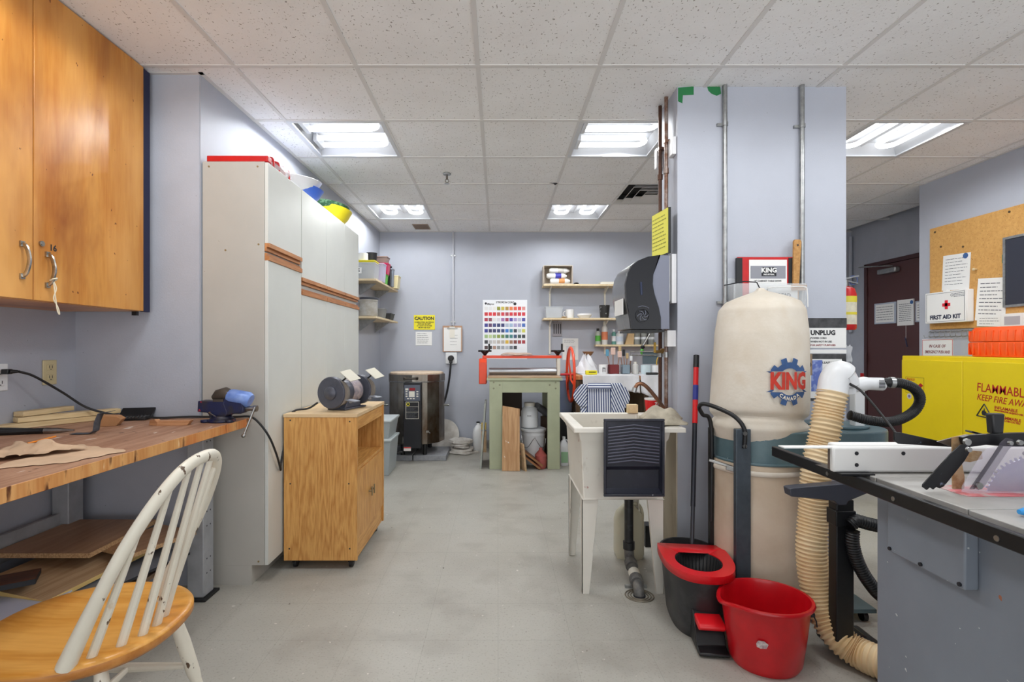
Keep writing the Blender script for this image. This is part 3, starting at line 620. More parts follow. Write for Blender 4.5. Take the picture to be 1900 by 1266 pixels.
# ---- oak cart with castors
oakc = wood('oak_laminate', (212, 160, 92), (178, 120, 58), 'Z', 2.2, .45, rings=11); oaky = wood('oak_laminate_across', (212, 160, 92), (180, 124, 60), 'Y', 2.0, .45, rings=9)
edge = M('pale_ply_top', (216, 186, 144), .5, var=.08, vs=6)
t = thing('rolling_cabinet', 'oak laminate cart on black castors with an open shelf and two doors', 'cabinet', (-.97, 3.13, 0))
MB().box(-.2, .2, -.33, -.312, .055, .838).build('side_panel', oakc, t, bevel=.0008)
MB().box(-.2, .2, .312, .33, .055, .838).build('side_panel', oakc, t, bevel=.0008)
MB().box(-.2, -.19, -.312, .312, .055, .838).build('back_panel', oakc, t)
MB().box(-.202, .202, -.333, .333, .838, .856).build('top', edge, t, bevel=.001)
MB().box(.17, .192, -.312, .312, .765, .836).build('apron', oaky, t, bevel=.001)
MB().box(-.19, .19, -.312, .312, .535, .553).build('shelf', oaky, t, bevel=.001)
MB().box(-.19, .19, -.312, .312, .055, .075).build('bottom', oaky, t)
MB().box(.17, .19, -.312, .312, .075, .16).build('kickboard', oaky, t)
for s in (-1, 1):
    d = MB().box(.18, .196, *((-.31, -.033) if s < 0 else (-.029, .31)), .163, .533).build('door', oakc, t, bevel=.001)
    y = -.031 + s * .028
    MB().cyl((.195, y, .36), (.212, y, .36), .006, seg=10).cbox((.216, y, .36), (.008, .01, .055)).build('handle', M('antique_brass', (150, 136, 108), .4, .8), d, bevel=.002)
b = MB()
for (x, z) in ((-.165, .822), (.16, .815), (-.165, .475), (.155, .475), (-.17, .12), (.16, .12)): b.cyl((x, -.3305, z), (x, -.3295, z), .0045, seg=8)
b.build('screw_caps', m_dark, t)
for sx in (-1, 1):
    for sy in (-1, 1):
        c_ = MB().cyl((sx * .155 - .011, sy * .275, .024), (sx * .155 + .011, sy * .275, .024), .024, seg=20).build('castor', m_black, t, bevel=.003)
        MB().box(sx * .155 - .016, sx * .155 + .016, sy * .275 - .014, sy * .275 + .014, .03, .055).build('castor_fork', m_black, c_)
# ---- bench grinder
gd = M('grinder_grey', (84, 86, 98), .4, .2, var=.15, vs=20); gl = M('grinder_light', (150, 154, 164), .4, .4)
t = thing('bench_grinder', 'grey bench grinder with clear eye shields on the oak cart', 'grinder', (-.905, 3.06, .857), R(72))
MB().prism([(-.10, -.06), (.12, -.06), (.12, .06), (-.10, .06)], 0, .01, 'Z').prism([(-.08, .01), (.09, .01), (.05, .06), (-.04, .06)], -.045, .045).build('base', gd, t, bevel=.003)
MB().lathe([(.052, -.095), (.064, -.088), (.068, -.02), (.066, .075), (.05, .092)], (0.01, 0, .104), 28, rot=(0, R(90), 0)).build('motor_housing', gd, t, bevel=.001)
MB().lathe([(.0692, -.03), (.0688, .06)], (0.01, 0, .104), 28, cap0=False, cap1=False, rot=(0, R(90), 0)).build('motor_sticker', M('pale_label', (176, 160, 160), .5, c2=(120, 116, 128), vs=40), t)
for s in (-1, 1):
    g = MB().lathe([(.088, -.018), (.092, -.012), (.092, .012), (.088, .018)], (s * .135, 0, .104), 36, rot=(0, R(90), 0)).build('wheel_guard', gd, t, bevel=.001)
    MB().lathe([(.04, 0), (.038, .008), (.026, .018), (.001, .022)], (s * .153, 0, .104), 24, rot=(0, R(90 * s), 0)).build('hub_cap', gd, g)
    MB().cyl((s * .135 - .015, -.088, .104), (s * .135 - .015, -.088, .103), .001).lathe([(.075, -.01), (.075, .01)], (s * .135, -.035, .104), 30, rot=(0, R(90), 0)).build('grinding_wheel', M('abrasive', (120, 112, 104), .9), g)
    MB().cbox((s * .12, -.125, .062), (.055, .06, .005), (R(8), 0, 0)).cyl((s * .10, -.09, .05), (s * .10, -.11, .06), .008, seg=8).build('tool_rest', gl, t)
    MB().cyl((s * .13, -.06, .17), (s * .13, -.10, .2), .005, seg=8).cyl((s * .10, -.1, .2), (s * .16, -.1, .2), .006, seg=8).build('shield_arm', m_dark, t)
    MB().cbox((s * .13, -.115, .205), (.10, .085, .004), (R(38), R(-6), 0)).build('eye_shield', M('scratched_shield', (214, 210, 196), .3, alpha=.9), t)
# ================================================================ BACK OF THE ROOM
def stripes(name, c1, c2, axis, period, duty=.5, rough=.85, rot=0):
    m = bpy.data.materials.new(name); m.use_nodes = True; nt = m.node_tree; b = nt.nodes['Principled BSDF']; b.inputs['Roughness'].default_value = rough
    tc = node(nt, 'ShaderNodeTexCoord'); mp = node(nt, 'ShaderNodeMapping'); mp.inputs['Rotation'].default_value = (0, rot, 0); nt.links.new(tc.outputs['Object'], mp.inputs[0])
    sp = node(nt, 'ShaderNodeSeparateXYZ'); nt.links.new(mp.outputs[0], sp.inputs[0])
    a = node(nt, 'ShaderNodeMath', operation='MULTIPLY'); a.inputs[1].default_value = 1 / period; nt.links.new(sp.outputs['XYZ'.index(axis)], a.inputs[0])
    f_ = node(nt, 'ShaderNodeMath', operation='FRACT'); nt.links.new(a.outputs[0], f_.inputs[0])
    g = node(nt, 'ShaderNodeMath', operation='GREATER_THAN'); g.inputs[1].default_value = duty; nt.links.new(f_.outputs[0], g.inputs[0])
    mx = node(nt, 'ShaderNodeMix', data_type='RGBA'); nt.links.new(g.outputs[0], mx.inputs[0]); mx.inputs[6].default_value = C(c1); mx.inputs[7].default_value = C(c2)
    nt.links.new(mx.outputs[2], b.inputs['Base Color']); return m
m_cream = M('cream_plastic_pale', (226, 222, 210), .5)
m_yel = M('yellow_sign', (236, 222, 36), .5)
# ---- conduit, signs, clipboard on the back wall
t = thing('wall_conduit', 'thin grey painted conduit running down the back wall to the clipboard', 'conduit', (-.541, 6.185, 1.17))
MB().cyl((0, 0, 0), (0, 0, CZ - 1.17), .011, seg=10).build('pipe', M('painted_conduit', (196, 198, 206), .5), t)
for z in (.35, 1.15): MB().box(-.03, .03, .0, .014, z, z + .02).build('clamp', m_galv, t)
t = thing('caution_sign', 'yellow CAUTION sign on the back wall above the kiln', 'sign', (-.89, 6.197, 1.523))
MB().box(-.127, .127, -.003, 0, -.088, .088).build('panel', m_yel, t)
text('CAUTION', .052, m_dark, t, (0, -.0035, .047), bold=.0022)
for k, s in enumerate(('COMBUSTIBLE MATERIALS', 'SHOULD BE KEPT', 'AT LEAST 36 INCHES', 'FROM THE KILN')): text(s, .021, m_dark, t, (0, -.0035, .002 - k * .022), bold=.0008, sx=.95)
def notice(name, label, loc, w, hh, rz=0, n=6, group=None, seed=1, roll=0, mat=None, th=.003, frac=(.1, .9, .12, .92), cat='paper', dep=.001):
    t = thing(name, label, cat, loc, rz, group)
    p = MB().box(-w / 2, w / 2, -dep, 0, -hh / 2, hh / 2).build('sheet', mat or m_white, t, smooth=False)
    if n:
        b = MB(); lines(b, -w / 2 + w * frac[0], -w / 2 + w * frac[1], -hh / 2 + hh * frac[2], -hh / 2 + hh * frac[3], n, -dep - .0002, th, seed)
        o = b.build('print', m_ink, t, smooth=False)
        if roll: o.rotation_euler.y = roll; p.rotation_euler.y = roll
    elif roll: p.rotation_euler.y = roll
    return t
notice('handwritten_note', 'white handwritten note taped below the yellow CAUTION sign', (-.897, 6.198, 1.327), .197, .165, 0, 6, seed=2, th=.006)
t = thing('clipboard', 'brown clipboard with white sheet hanging on the back wall above the socket', 'clipboard', (-.548, 6.168, 1.325))
MB().box(-.118, .118, 0, .004, -.157, .157).build('board', M('hardboard', (178, 140, 112), .6), t, bevel=.002)
MB().box(-.104, .104, -.002, 0, -.15, .135).build('sheet', m_white, t, smooth=False)
b = MB(); lines(b, -.03, .07, -.09, .06, 4, -.0022, .004, 3); b.build('print', m_ink, t, smooth=False)
MB().box(-.06, .06, -.01, 0, .12, .135).tube(arc((0, -.004, .145), .016, 0, 180, 8), .003, 6).build('clip', m_steel, t, bevel=.001)
tag(MB().box(-.032, .032, -.0012, 0, -.11, .02).box(-.006, .006, -.002, 0, .012, .02).build('paper_tag', m_cream, loc=(-.552, 6.164, 1.45)), 'cream paper tag clipped over the sheet of the clipboard', 'tag')
t = thing('range_outlet', 'white square outlet box under the clipboard holding a thick black plug', 'outlet', (-.563, 6.2, 1.092))
MB().box(-.068, .068, -.03, 0, -.068, .068).build('box', M('white_plastic', (228, 230, 232), .4), t, bevel=.004)
MB().lathe([(.034, 0), (.034, .012), (.02, .014)], (0, -.03, 0), 20, rot=(R(90), 0, 0)).build('socket', m_dark, t)
t = thing('thick_power_cord', 'thick black kiln cord hanging from the square outlet down behind the kiln', 'cord', (-.563, 6.13, 1.09))
MB().lathe([(.034, -.02), (.036, .02), (.026, .035)], (0, 0, 0), 18, rot=(R(90), 0, 0)).box(-.02, .02, -.03, .01, -.055, 0).build('plug', m_black, t, bevel=.003)
MB().tube(smooth_path([(0, -.01, -.05), (-.005, -.01, -.12), (-.02, 0, -.25), (-.05, 0, -.42), (-.085, -.04, -.54), (-.13, -.115, -.60)], 6), .012, 8).build('cable', cordm, t)
# ---- glaze chart poster
t = thing('glaze_chart', 'white poster with rows of coloured glaze swatches on the back wall', 'poster', (.085, 6.198, 1.44))
MB().box(-.268, .268, -.002, 0, -.36, .355).build('sheet', M('glossy_poster', (236, 238, 242), .25), t, smooth=False)
text('STROKE & COAT', .032, m_dark, t, (0, -.0025, .326), bold=.001, sx=.9)
text('Mayco', .032, m_dark, t, (-.175, -.0025, .305), bold=.0008, shear=.2); 
MB().lathe([(.014, 0), (.014, .001)], (-.232, -.002, .312), 20, rot=(R(90), 0, 0)).build('logo', m_dark, t)
MB().lathe([(.018, 0), (.018, .001)], (.12, -.002, .308), 20, rot=(R(90), 0, 0)).build('logo', m_dark, t)
pal = ['dddddd dddddd e2e0d8 8a8f1e c8b43c b08a3a e07a3c e05a3c d83c40 d88a84', 'c8262c d8202c d81c2c b05048 d02838 a83c48 d02030 cc2030 c81c30 d42838', 'a82040 8a3c50 dddddd d4d0d8 a070a8 a02850 503c9a a898c8 b8b8d0 4a48a0',
       '30308a 5a3060 303a78 24306a 20286a a8b4c8 9cb4d0 a8a0c8 9a98c0 3c68b8', '28308a 28285a 2a3064 243468 1e3c78 2c70c0 2c8098 283440 b8c4c0 c8c850', '98b878 b8cc90 98b078 8a9c3c 60803c 2c6c60 2c7c7c 28486a 2c4a44 282c30',
       '303438 b8b8b8 c8c4c0 b8b0a8 b4aca0 d8b030 9a7058 783028 9a3438 a82430', '4a3434 28282c b09080 909494 a0a4ac b8bcc4 707880 303438 - -']
for r_, row in enumerate(pal):
    for c_, hx_ in enumerate(row.split()):
        if hx_ == '-': continue
        rgb = tuple(int(hx_[i:i + 2], 16) for i in (0, 2, 4))
        x = -.228 + c_ * .0503; z = .252 - r_ * .0675
        o = MB().box(x - .02, x + .02, -.0035, -.002, z - .021, z + .021).build('swatch', M('sw_' + hx_, rgb, .3), t, smooth=False)
# ---- kiln
kst = M('heat_stained_steel', (150, 146, 138), .28, .9, c2=(86, 62, 40), vs=3.0, thr=(.38, .66), stretch=(1, 1, .5))
KX, KY = -.912, 5.76
def slab(name, label, loc, w, d, hh, cat='paver', group='concrete pavers under the kiln'):
    return tag(MB().box(-w / 2, w / 2, -d / 2, d / 2, 0, hh).build(name, M('concrete_paver', (160, 162, 166), .9, c2=(138, 140, 146), vs=20, bump=.4, bs=90), loc=loc, bevel=.006), label, cat, group)
slab('concrete_paver', 'right concrete paver under the kiln', (-.735, 5.76, 0), .356, .50, .06)
slab('concrete_paver', 'left concrete paver under the kiln, beside the storage totes', (-1.10, 5.76, 0), .356, .50, .06)
t = thing('kiln', 'round stainless steel pottery kiln with black control panel, standing on concrete pavers', 'kiln', (KX, KY, .061), R(0))
MB().lathe([(.30, .12), (.31, .125), (.31, .79)], seg=12).build('body', kst, t, ang=20)
MB().lathe([(.314, .79), (.316, .795), (.316, .865), (.31, .868)], seg=12).build('lid', kst, t, ang=20)
MB().lathe([(.30, .868), (.30, .882), (.285, .888)], seg=12).build('lid_brick', M('fire_brick', (222, 200, 176), .9, var=.1, vs=18), t)
MB().lathe([(.313, .782), (.318, .784), (.318, .794), (.313, .796)], seg=12, cap0=False, cap1=False).build('seam_band', m_steel, t)
for a_ in (60, 120, 240, 300): MB().cyl((.24 * math.cos(R(a_)), .24 * math.sin(R(a_)), 0), (.24 * math.cos(R(a_)), .24 * math.sin(R(a_)), .13), .022, seg=12).build('leg', m_black, t)
cp = MB().box(-.078, .105, -.39, -.29, .10, .79).build('control_box', M('black_enamel', (30, 32, 38), .35), t, bevel=.004)
MB().box(-.068, .095, -.394, -.39, .60, .765).build('keypad', M('keypad_grey', (92, 98, 112), .4), cp, bevel=.001)
MB().box(-.015, .045, -.3955, -.394, .708, .735).build('display', M('red_display', (150, 30, 40), .3), cp)
b = MB(); b.box(-.02, .04, -.396, -.394, .64, .70)
for z in (.648, .672, .696):
    b.box(-.055, -.035, -.396, -.394, z - .006, z + .006).box(.058, .078, -.396, -.394, z - .006, z + .006)
for x in (-.03, .0, .03): b.box(x - .01, x + .01, -.396, -.394, .618, .628)
b.box(-.058, -.026, -.396, -.394, .71, .73)
b.build('keys', m_cream, cp)
fr = MB(); X0, X1, Z0, Z1 = -.055, .082, .41, .59
for q_ in ((X0, X1, Z0, Z0 + .004), (X0, X1, Z1 - .004, Z1), (X0, X0 + .004, Z0, Z1), (X1 - .004, X1, Z0, Z1), (X0, X1, .48, .483), (X0, X1, .535, .538)): fr.box(q_[0], q_[1], -.392, -.390, q_[2], q_[3])
fr.build('label_frame', m_cream, cp)
MB().lathe([(.012, -.0006), (.018, -.0006), (.018, .0006), (.012, .0006)], (-.03, -.391, .563), 16, rot=(R(90), 0, 0), cap0=False, cap1=False).build('emblem', m_yel, cp)
b = MB(); lines(b, -.045, .072, .415, .475, 5, -.3905, .003, 4); lines(b, -.045, .072, .49, .53, 3, -.3905, .003, 5); b.build('print', m_ink, cp)
MB().box(-.075, -.0, -.395, -.39, .075, .115).build('warning_label', M('label_white', (230, 226, 222), .6), cp); MB().box(-.075, 0, -.3955, -.395, .103, .115).build('warning_band', m_red, cp)
MB().cbox((-.01, -.36, .83), (.15, .03, .02)).cbox((-.075, -.34, .83), (.02, .07, .03)).cbox((.055, -.34, .83), (.02, .07, .03)).build('lid_handle', M('worn_steel_dark', (84, 78, 72), .5, .6), t, bevel=.004)
MB().cyl((-.31, -.05, .52), (-.37, -.06, .52), .012).cyl((.31, -.05, .52), (.37, -.06, .52), .012).build('side_handle', m_steel, t)
MB().cbox((.16, -.286, .26), (.03, .02, .02)).cyl((.15, -.28, .27), (.19, -.30, .245), .005, seg=8).build('peephole_plug', m_steel, t)
MB().cbox((-.085, -.33, .70), (.02, .03, .06)).cbox((-.085, -.33, .18), (.03, .03, .06)).build('hinge', m_steel, t)
tag(MB().tube(smooth_path([(.24, .0, .12), (.15, -.02, .10), (.04, -.03, .045), (-.06, -.05, .012), (-.18, -.06, .012)], 6), .013, 8).build('rubber_cable', cordm, loc=(-1.245, 5.40, .0)), 'thick black cable curling on the floor left of the kiln', 'cable')
disc = M('kiln_wash_white', (226, 222, 216), .8, c2=(196, 190, 182), vs=14); add_layer(disc, (70, 60, 56), 26, (.7, .72), (1, 1, 1), 2, 3)
tag(MB().lathe([(.185, 0), (.185, .018)], seg=36).build('kiln_shelf', disc, loc=(-.645, 6.085, .185), rot=(R(79), 0, 0)), 'round white kiln shelf leaning on the back wall right of the kiln', 'kiln shelf')
rr = random.Random(11)
LBL = ['bottom wide round slab of the broken kiln shelf stack', 'second slab from the bottom of the kiln shelf stack', 'middle slab of the broken kiln shelf stack', 'fourth slab from the bottom of the shelf stack', 'topmost thick slab of the broken kiln shelf stack']
for k in range(5):
    n_ = 9; rr_ = (.19, .15, .13, .12, .15)[k]
    pg = [(rr_ * (1.05 - .35 * rr.random()) * math.cos(2 * PI * i / n_), rr_ * .75 * (1.05 - .35 * rr.random()) * math.sin(2 * PI * i / n_)) for i in range(n_)]
    tag(MB().prism(pg, 0, .022 if k < 4 else .035, 'Z').build('shelf_slab', disc, loc=(-.39 - .012 * k, 5.93, .001 + .031 * k), rot=(R((-2, 3, -3, 2, 3)[k]), R((1, -3, 2, -2, 2)[k]), 0), bevel=.003), LBL[k], 'kiln shelf', 'broken kiln shelves stacked on the floor')
def jug(name, label, loc, w, d, hh, m, capm, rz=0, lab=None):
    t = thing(name, label, 'jug', loc, rz); x, y = w / 2, d / 2
    b = MB(); vs = []; nseg = 20
    for (s, z) in ((.9, 0), (1, .02), (1, hh * .62), (.85, hh * .75), (.4, hh * .88), (.28, hh * .9), (.28, hh * .97)):
        for k in range(nseg):
            a_ = 2 * PI * k / nseg; c_, s_ = math.cos(a_), math.sin(a_)
            vs.append((x * s * math.copysign(abs(c_) ** .5, c_), y * s * math.copysign(abs(s_) ** .5, s_), z))
    fs = [tuple(range(nseg))] + [(i * nseg + k, i * nseg + (k + 1) % nseg, (i + 1) * nseg + (k + 1) % nseg, (i + 1) * nseg + k) for i in range(6) for k in range(nseg)] + [tuple(6 * nseg + k for k in range(nseg))]
    b._add(vs, fs); b.build('body', m, t, ang=60)
    MB().lathe([(w * .17, hh * .93), (w * .17, hh), (w * .14, hh * 1.01)], seg=18).build('cap', capm, t)
    MB().tube(smooth_path([(x * .2, 0, hh * .9), (x * .7, 0, hh * .88), (x * .95, 0, hh * .75), (x * .96, 0, hh * .6)], 4), w * .06, 8).build('grip', m, t)
    if lab: MB().box(-x * .7, x * .7, -y - .002, -y + .004, hh * .12, hh * .5).build('label', lab, t)
    return t
jw = M('jug_white', (226, 228, 230), .4, var=.04)
jug('white_jug', 'white jug with black cap by the back wall, left of the press table', (-.235, 6.06, 0), .13, .16, .34, jw, m_black)
jug('cleaner_jug', 'white jug with green label on the floor right of the press table', (.685, 5.33, 0), .10, .12, .29, jw, jw, 0, M('green_label', (150, 190, 150), .6))
tag(MB().box(-.03, .03, -.02, .02, 0, .08).build('foam_block', M('yellow_foam', (214, 186, 110), .9), loc=(-.165, 5.99, .26), bevel=.004), 'yellow foam block hooked beside the white jug left of the table', 'foam block')
tag(MB().box(-.03, .03, -.03, .03, 0, .245).build('wood_prop', ply, loc=(-.165, 5.99, .0)), 'short wood post standing under the yellow foam block', 'wood block')
# totes behind the cart
for k, (z, hh, lb) in enumerate(((0, .33, 'lower grey-white storage tote behind the oak cart'), (.352, .16, 'upper storage tote stacked on the other behind the oak cart'))):
    t = thing('storage_tote', lb, 'tote', (-1.21, 5.05, z + .001), 0, 'storage totes behind the oak cart')
    o = tub('tote_body', '', (0, 0, 0), .38, .40, hh, M('tote_grey', (176, 184, 186), .35, alpha=.9), .88); o.parent = t; o.name = 'bin'
    for kk in ('label', 'category'): del o[kk]
    MB().box(-.2, .2, -.21, .21, hh, hh + .02).build('lid', M('tote_lid', (206, 214, 216), .4), t, bevel=.004)
# ---- press table and what is under it
green = M('sage_green_paint', (176, 182, 152), .5, var=.06, vs=5)
t = thing('press_table', 'sage green wooden table carrying the etching press', 'table', (.267, 5.44, 0))
for (x0, x1) in ((-.353, -.224), (.229, .353)):
    for (y0, y1) in ((-.31, -.27), (.27, .31)): MB().box(x0, x1, y0, y1, 0, .888).build('leg', green, t, bevel=.002)
    MB().box(x0 + (.0 if x0 < 0 else .11), x1 - (.11 if x0 < 0 else 0), -.27, .27, .0, .888).build('side_panel', wood('table_inner_wood', (140, 112, 80), (110, 84, 56), 'Z'), t)
MB().box(-.224, .229, -.31, -.27, .768, .888).build('apron', green, t, bevel=.001)
MB().box(-.224, .0, .28, .30, .45, .888).build('back_panel', M('wall_shadow_panel', (98, 88, 82), .8), t)  # dark half sheet added for the brown-grey shadow on the wall behind
MB().box(-.38, .378, -.325, .325, .889, .912).build('tabletop', green, t, bevel=.003)
b = MB()
for (x, z) in ((-.31, .87), (-.25, .845), (-.31, .81), (.25, .845), (.31, .87), (.31, .81)): b.cyl((x, -.311, z), (x, -.314, z), .009, seg=10)
b.build('bolt_heads', M('dull_bolt', (138, 138, 116), .5, .3), t)
orange = M('orange_enamel', (236, 74, 36), .35, var=.05)
t = thing('etching_press', 'orange-framed etching press with steel roller on the green table', 'press', (.267, 5.42, .914))
MB().box(-.37, .37, -.30, .26, 0, .012).build('bed', wood('press_bed', (196, 166, 130), (150, 128, 104), 'X', 1, .5), t, bevel=.001)
MB().cyl((-.36, -.02, .055), (.345, -.02, .055), .038, seg=28).build('roller', M('brushed_roller', (170, 172, 176), .3, .9, var=.15, vs=12, stretch=(.1, 1, 1)), t)
MB().prism([(-.10, -.075), (.08, -.075), (.08, .15), (.05, .19), (-.07, .19), (-.10, .15)], -.465, -.385, 'X').build('side_frame', orange, t, bevel=.008)
f2 = MB().prism([(-.06, .012), (.06, .012), (.06, .19), (-.06, .19)], .352, .385, 'X').build('side_frame', m_cream, t, bevel=.004)
MB().box(-.43, .40, -.05, .01, .192, .222).build('top_bar', orange, t, bevel=.003)
for x in (-.405, .362):
    k_ = MB().lathe([(.014, .222), (.02, .235), (.045, .262), (.05, .268), (.05, .276), (.02, .278)], (x, -.02, 0), 20).build('pressure_knob', m_black, t)
    MB().tube([(x - .07, -.02, .27), (x + .07, -.02, .27)], .01, 8).tube([(x, -.09, .27), (x, .05, .27)], .01, 8).cyl((x + .045, -.02, .27), (x + .045, -.02, .345), .010, seg=10).build('knob_handle', m_black, k_)
    MB().cyl((x, -.02, .15), (x, -.02, .22), .012, seg=10).build('screw', m_steel, t)
wz = .0
w_ = MB().tube([(.50, .0 + .283 * math.cos(2 * PI * k / 48), wz + .02 + .283 * math.sin(2 * PI * k / 48)) for k in range(48)], .014, 10, closed=True, flat=1).build('hand_wheel', orange, t)
for a_ in (80, 200, 320): MB().tube([(.50, 0, wz + .02), (.485, .14 * math.cos(R(a_)), wz + .02 + .14 * math.sin(R(a_))), (.50, .28 * math.cos(R(a_)), wz + .02 + .28 * math.sin(R(a_)))], .010, 8).build('spoke', orange, w_)
MB().cyl((.385, 0, .02), (.55, 0, .02), .012, seg=12).build('axle', M('red_axle', (200, 30, 40), .4), t)
fel = M('pinkish_felt', (196, 172, 158), .95, var=.1, vs=20)
tag(MB().grid(lambda u, v: (-.165 + .33 * u, -.05 + .10 * v, .004 + .022 * math.sin(PI * u) ** .5 * (1 - (2 * v - 1) ** 2) + .004 * math.sin(9 * u)), 24, 8).build('felt_blanket', fel, loc=(.195, 5.40, 1.138), solid=.008, fix=False), 'folded pinkish felt blanket lying on the orange top bar of the press', 'blanket')
pl2 = wood('worn_plywood', (204, 164, 122), (172, 128, 88), 'Z', 1.0, .7); add_layer(pl2, (230, 222, 212), 20, (.68, .7), (1, 1, .6), 4, 2)
tag(MB().prism([(-.095, 0), (.08, -.0), (.08, .61), (-.09, .64)], -.008, .008).build('plywood_board', pl2, loc=(.135, 5.055, .002), rot=(R(-4), 0, 0)), 'paint-spotted plywood panel leaning in front of the left green table leg', 'board')
tag(MB().box(-.009, .009, -.2, .2, 0, .66).build('grey_board', M('weathered_board', (172, 176, 170), .7, c2=(140, 144, 138), vs=10), loc=(-.175, 5.33, .001), rot=(0, R(4), R(0))), 'thin grey board seen on edge, leaning at the left side of the table', 'board')
t = thing('lidded_bucket', 'large white bucket with lid and wire handle under the green table', 'bucket', (.375, 5.42, .001))
MB().lathe([(.11, 0), (.125, .30), (.128, .30), (.128, .31), (.125, .31), (.126, .34)], seg=36).build('body', jw, t)
MB().lathe([(.133, .34), (.135, .345), (.135, .362), (.12, .37), (.118, .366)], seg=36).build('lid', jw, t)
MB().tube([(.127 * math.cos(R(a_)), -.02 + .127 * math.sin(R(a_)) - .01, .30 - .12 * math.sin(R(180 - abs(a_ + 90) * 2)) * (1 if abs(a_ + 90) < 90 else 0)) for a_ in range(-178, 0, 10)], .003, 6).build('bail', m_steel, t)
t = thing('white_jar', 'white wide-neck plastic jar standing on the lidded bucket', 'jar', (.335, 5.44, .373))
MB().lathe([(.08, 0), (.09, .01), (.09, .17), (.075, .205), (.052, .22), (.052, .235)], seg=32).build('body', M('white_plastic', (228, 230, 232), .4), t)
MB().lathe([(.056, .228), (.057, .262), (.05, .265)], seg=28).build('lid', m_cream, t)
b = MB(); lines(b, -.03, .03, .125, .14, 1, -.092, .006, 2); b.build('print', m_dark, t)
tag(MB().box(-.009, .009, -.06, .06, 0, .27).build('offcut_board', ply, loc=(.255, 5.10, .001), rot=(0, R(-6), R(20))), 'narrow pale offcut standing right of the paint-spotted panel', 'board')
for k, (x, z, a_, ln, lb) in enumerate(((.335, .125, 38, .28, 'upper of two brown panels leaning diagonally under the table'), (.32, .09, 38, .26, 'lower of two brown panels leaning diagonally under the table'))):
    tag(MB().cbox((0, 0, 0), (ln, .012 + .0, .02)).cbox((0, .10, -.004), (ln, .19, .006)).build('brown_board', wood('dark_plywood', (156, 108, 68), (112, 72, 42), 'X'), loc=(x, 5.10 + .0 * k, z), rot=(0, R(a_), 0)), lb, 'board', 'brown panels leaning under the table')
tag(MB().lathe([(.05, 0), (.06, .02), (.06, .13), (.02, .18), (.018, .2)], seg=20, sy=1.6).build('red_jug', M('dusty_red_plastic', (168, 84, 78), .5), loc=(.435, 5.20, .001)), 'dusty red jug beside the right green table leg', 'jug')
tag(MB().cyl((-.06, 0, .12), (.10, .2, 0), .04, seg=18).build('fabric_roll', M('grey_roll', (128, 130, 136), .8), loc=(.475, 5.52, .47)), 'dark grey roll tucked up under the table at the right', 'roll')
tag(MB().box(-.06, .06, -.04, .04, 0, .46).build('shelf_riser', M('dark_wood_riser', (80, 60, 46), .7), loc=(.53, 5.64, .001)), 'dark upright block behind the red jug under the table', 'block')
# ---- blue bin and black crate
t = tub('black_storage_crate', 'black crate on the floor under the pale blue bin behind the sink', (.735, 5.84, .001), .25, .40, .49, m_black, .92, 'crate')
tag(MB().lathe([(.10, 0), (.12, .35), (.125, .352), (.125, .365), (.11, .366)], seg=32).build('blue_bin', M('pale_blue_plastic', (142, 156, 190), .4), loc=(.742, 5.85, .493)), 'pale blue round bin behind the orange hand wheel', 'bin')
# ---- cloth-covered table
t = thing('craft_table', 'wooden table by the back wall covered with white cloths', 'table', (1.3, 5.74, 0))
MB().box(-.50, .53, -.43, .42, .885, .925).build('tabletop', edgew, t, bevel=.003)
for x in (-.46, .46):
    for y in (-.38, .38): MB().box(x - .03, x + .03, y - .03, y + .03, 0, .885).build('leg', wood('dark_table_leg', (104, 82, 60), (76, 58, 40), 'Z'), t)
MB().box(-.43, .43, .36, .375, .25, .885).build('back_panel', M('brown_back_panel', (82, 68, 50), .8), t)
MB().box(-.43, .43, -.35, .35, .30, .32).build('lower_shelf', M('brown_back_panel', (82, 68, 50), .8), t)
def cloth(name, label, x0, x1, drop, yf, seed, col):
    rr = random.Random(seed); ph = rr.random() * 6
    def fn(u, v):
        x = x0 + (x1 - x0) * u
        if v < .5: return (x, yf + .60 * (1 - 2 * v), .928 + .0035 * math.sin(11 * u + 9 * v + ph) ** 2 + .002 * seed % .003)
        d = (v - .5) * 2; dd = d * (drop + .03 * math.sin(5 * u + ph)); return (x, yf - .008 - .02 * d - .018 * math.sin(14 * u + ph) * d, .928 - dd)
    return tag(MB().grid(fn, 40, 16).build(name, col, solid=.0015, fix=False), label, 'cloth', 'white cloths over the craft table')
cl = M('white_cotton', (226, 226, 230), .9, var=.04, vs=14, bump=.2, bs=20)
cloth('table_cloth', 'wide white cloth over the craft table, behind the striped apron', .875, 1.46, .19, 5.305, 1, cl)
cloth('table_cloth', 'short white cloth over the right end of the craft table', 1.475, 1.80, .19, 5.305, 2, cl)
tag(MB().lathe([(.09, 0), (.11, .15), (.105, .15), (.09, .01)], seg=24, cap1=False).build('olive_bin', M('olive_plastic', (96, 106, 24), .5), loc=(1.34, 5.45, .322)), 'olive green bin on the dark shelf below the craft table', 'bin')
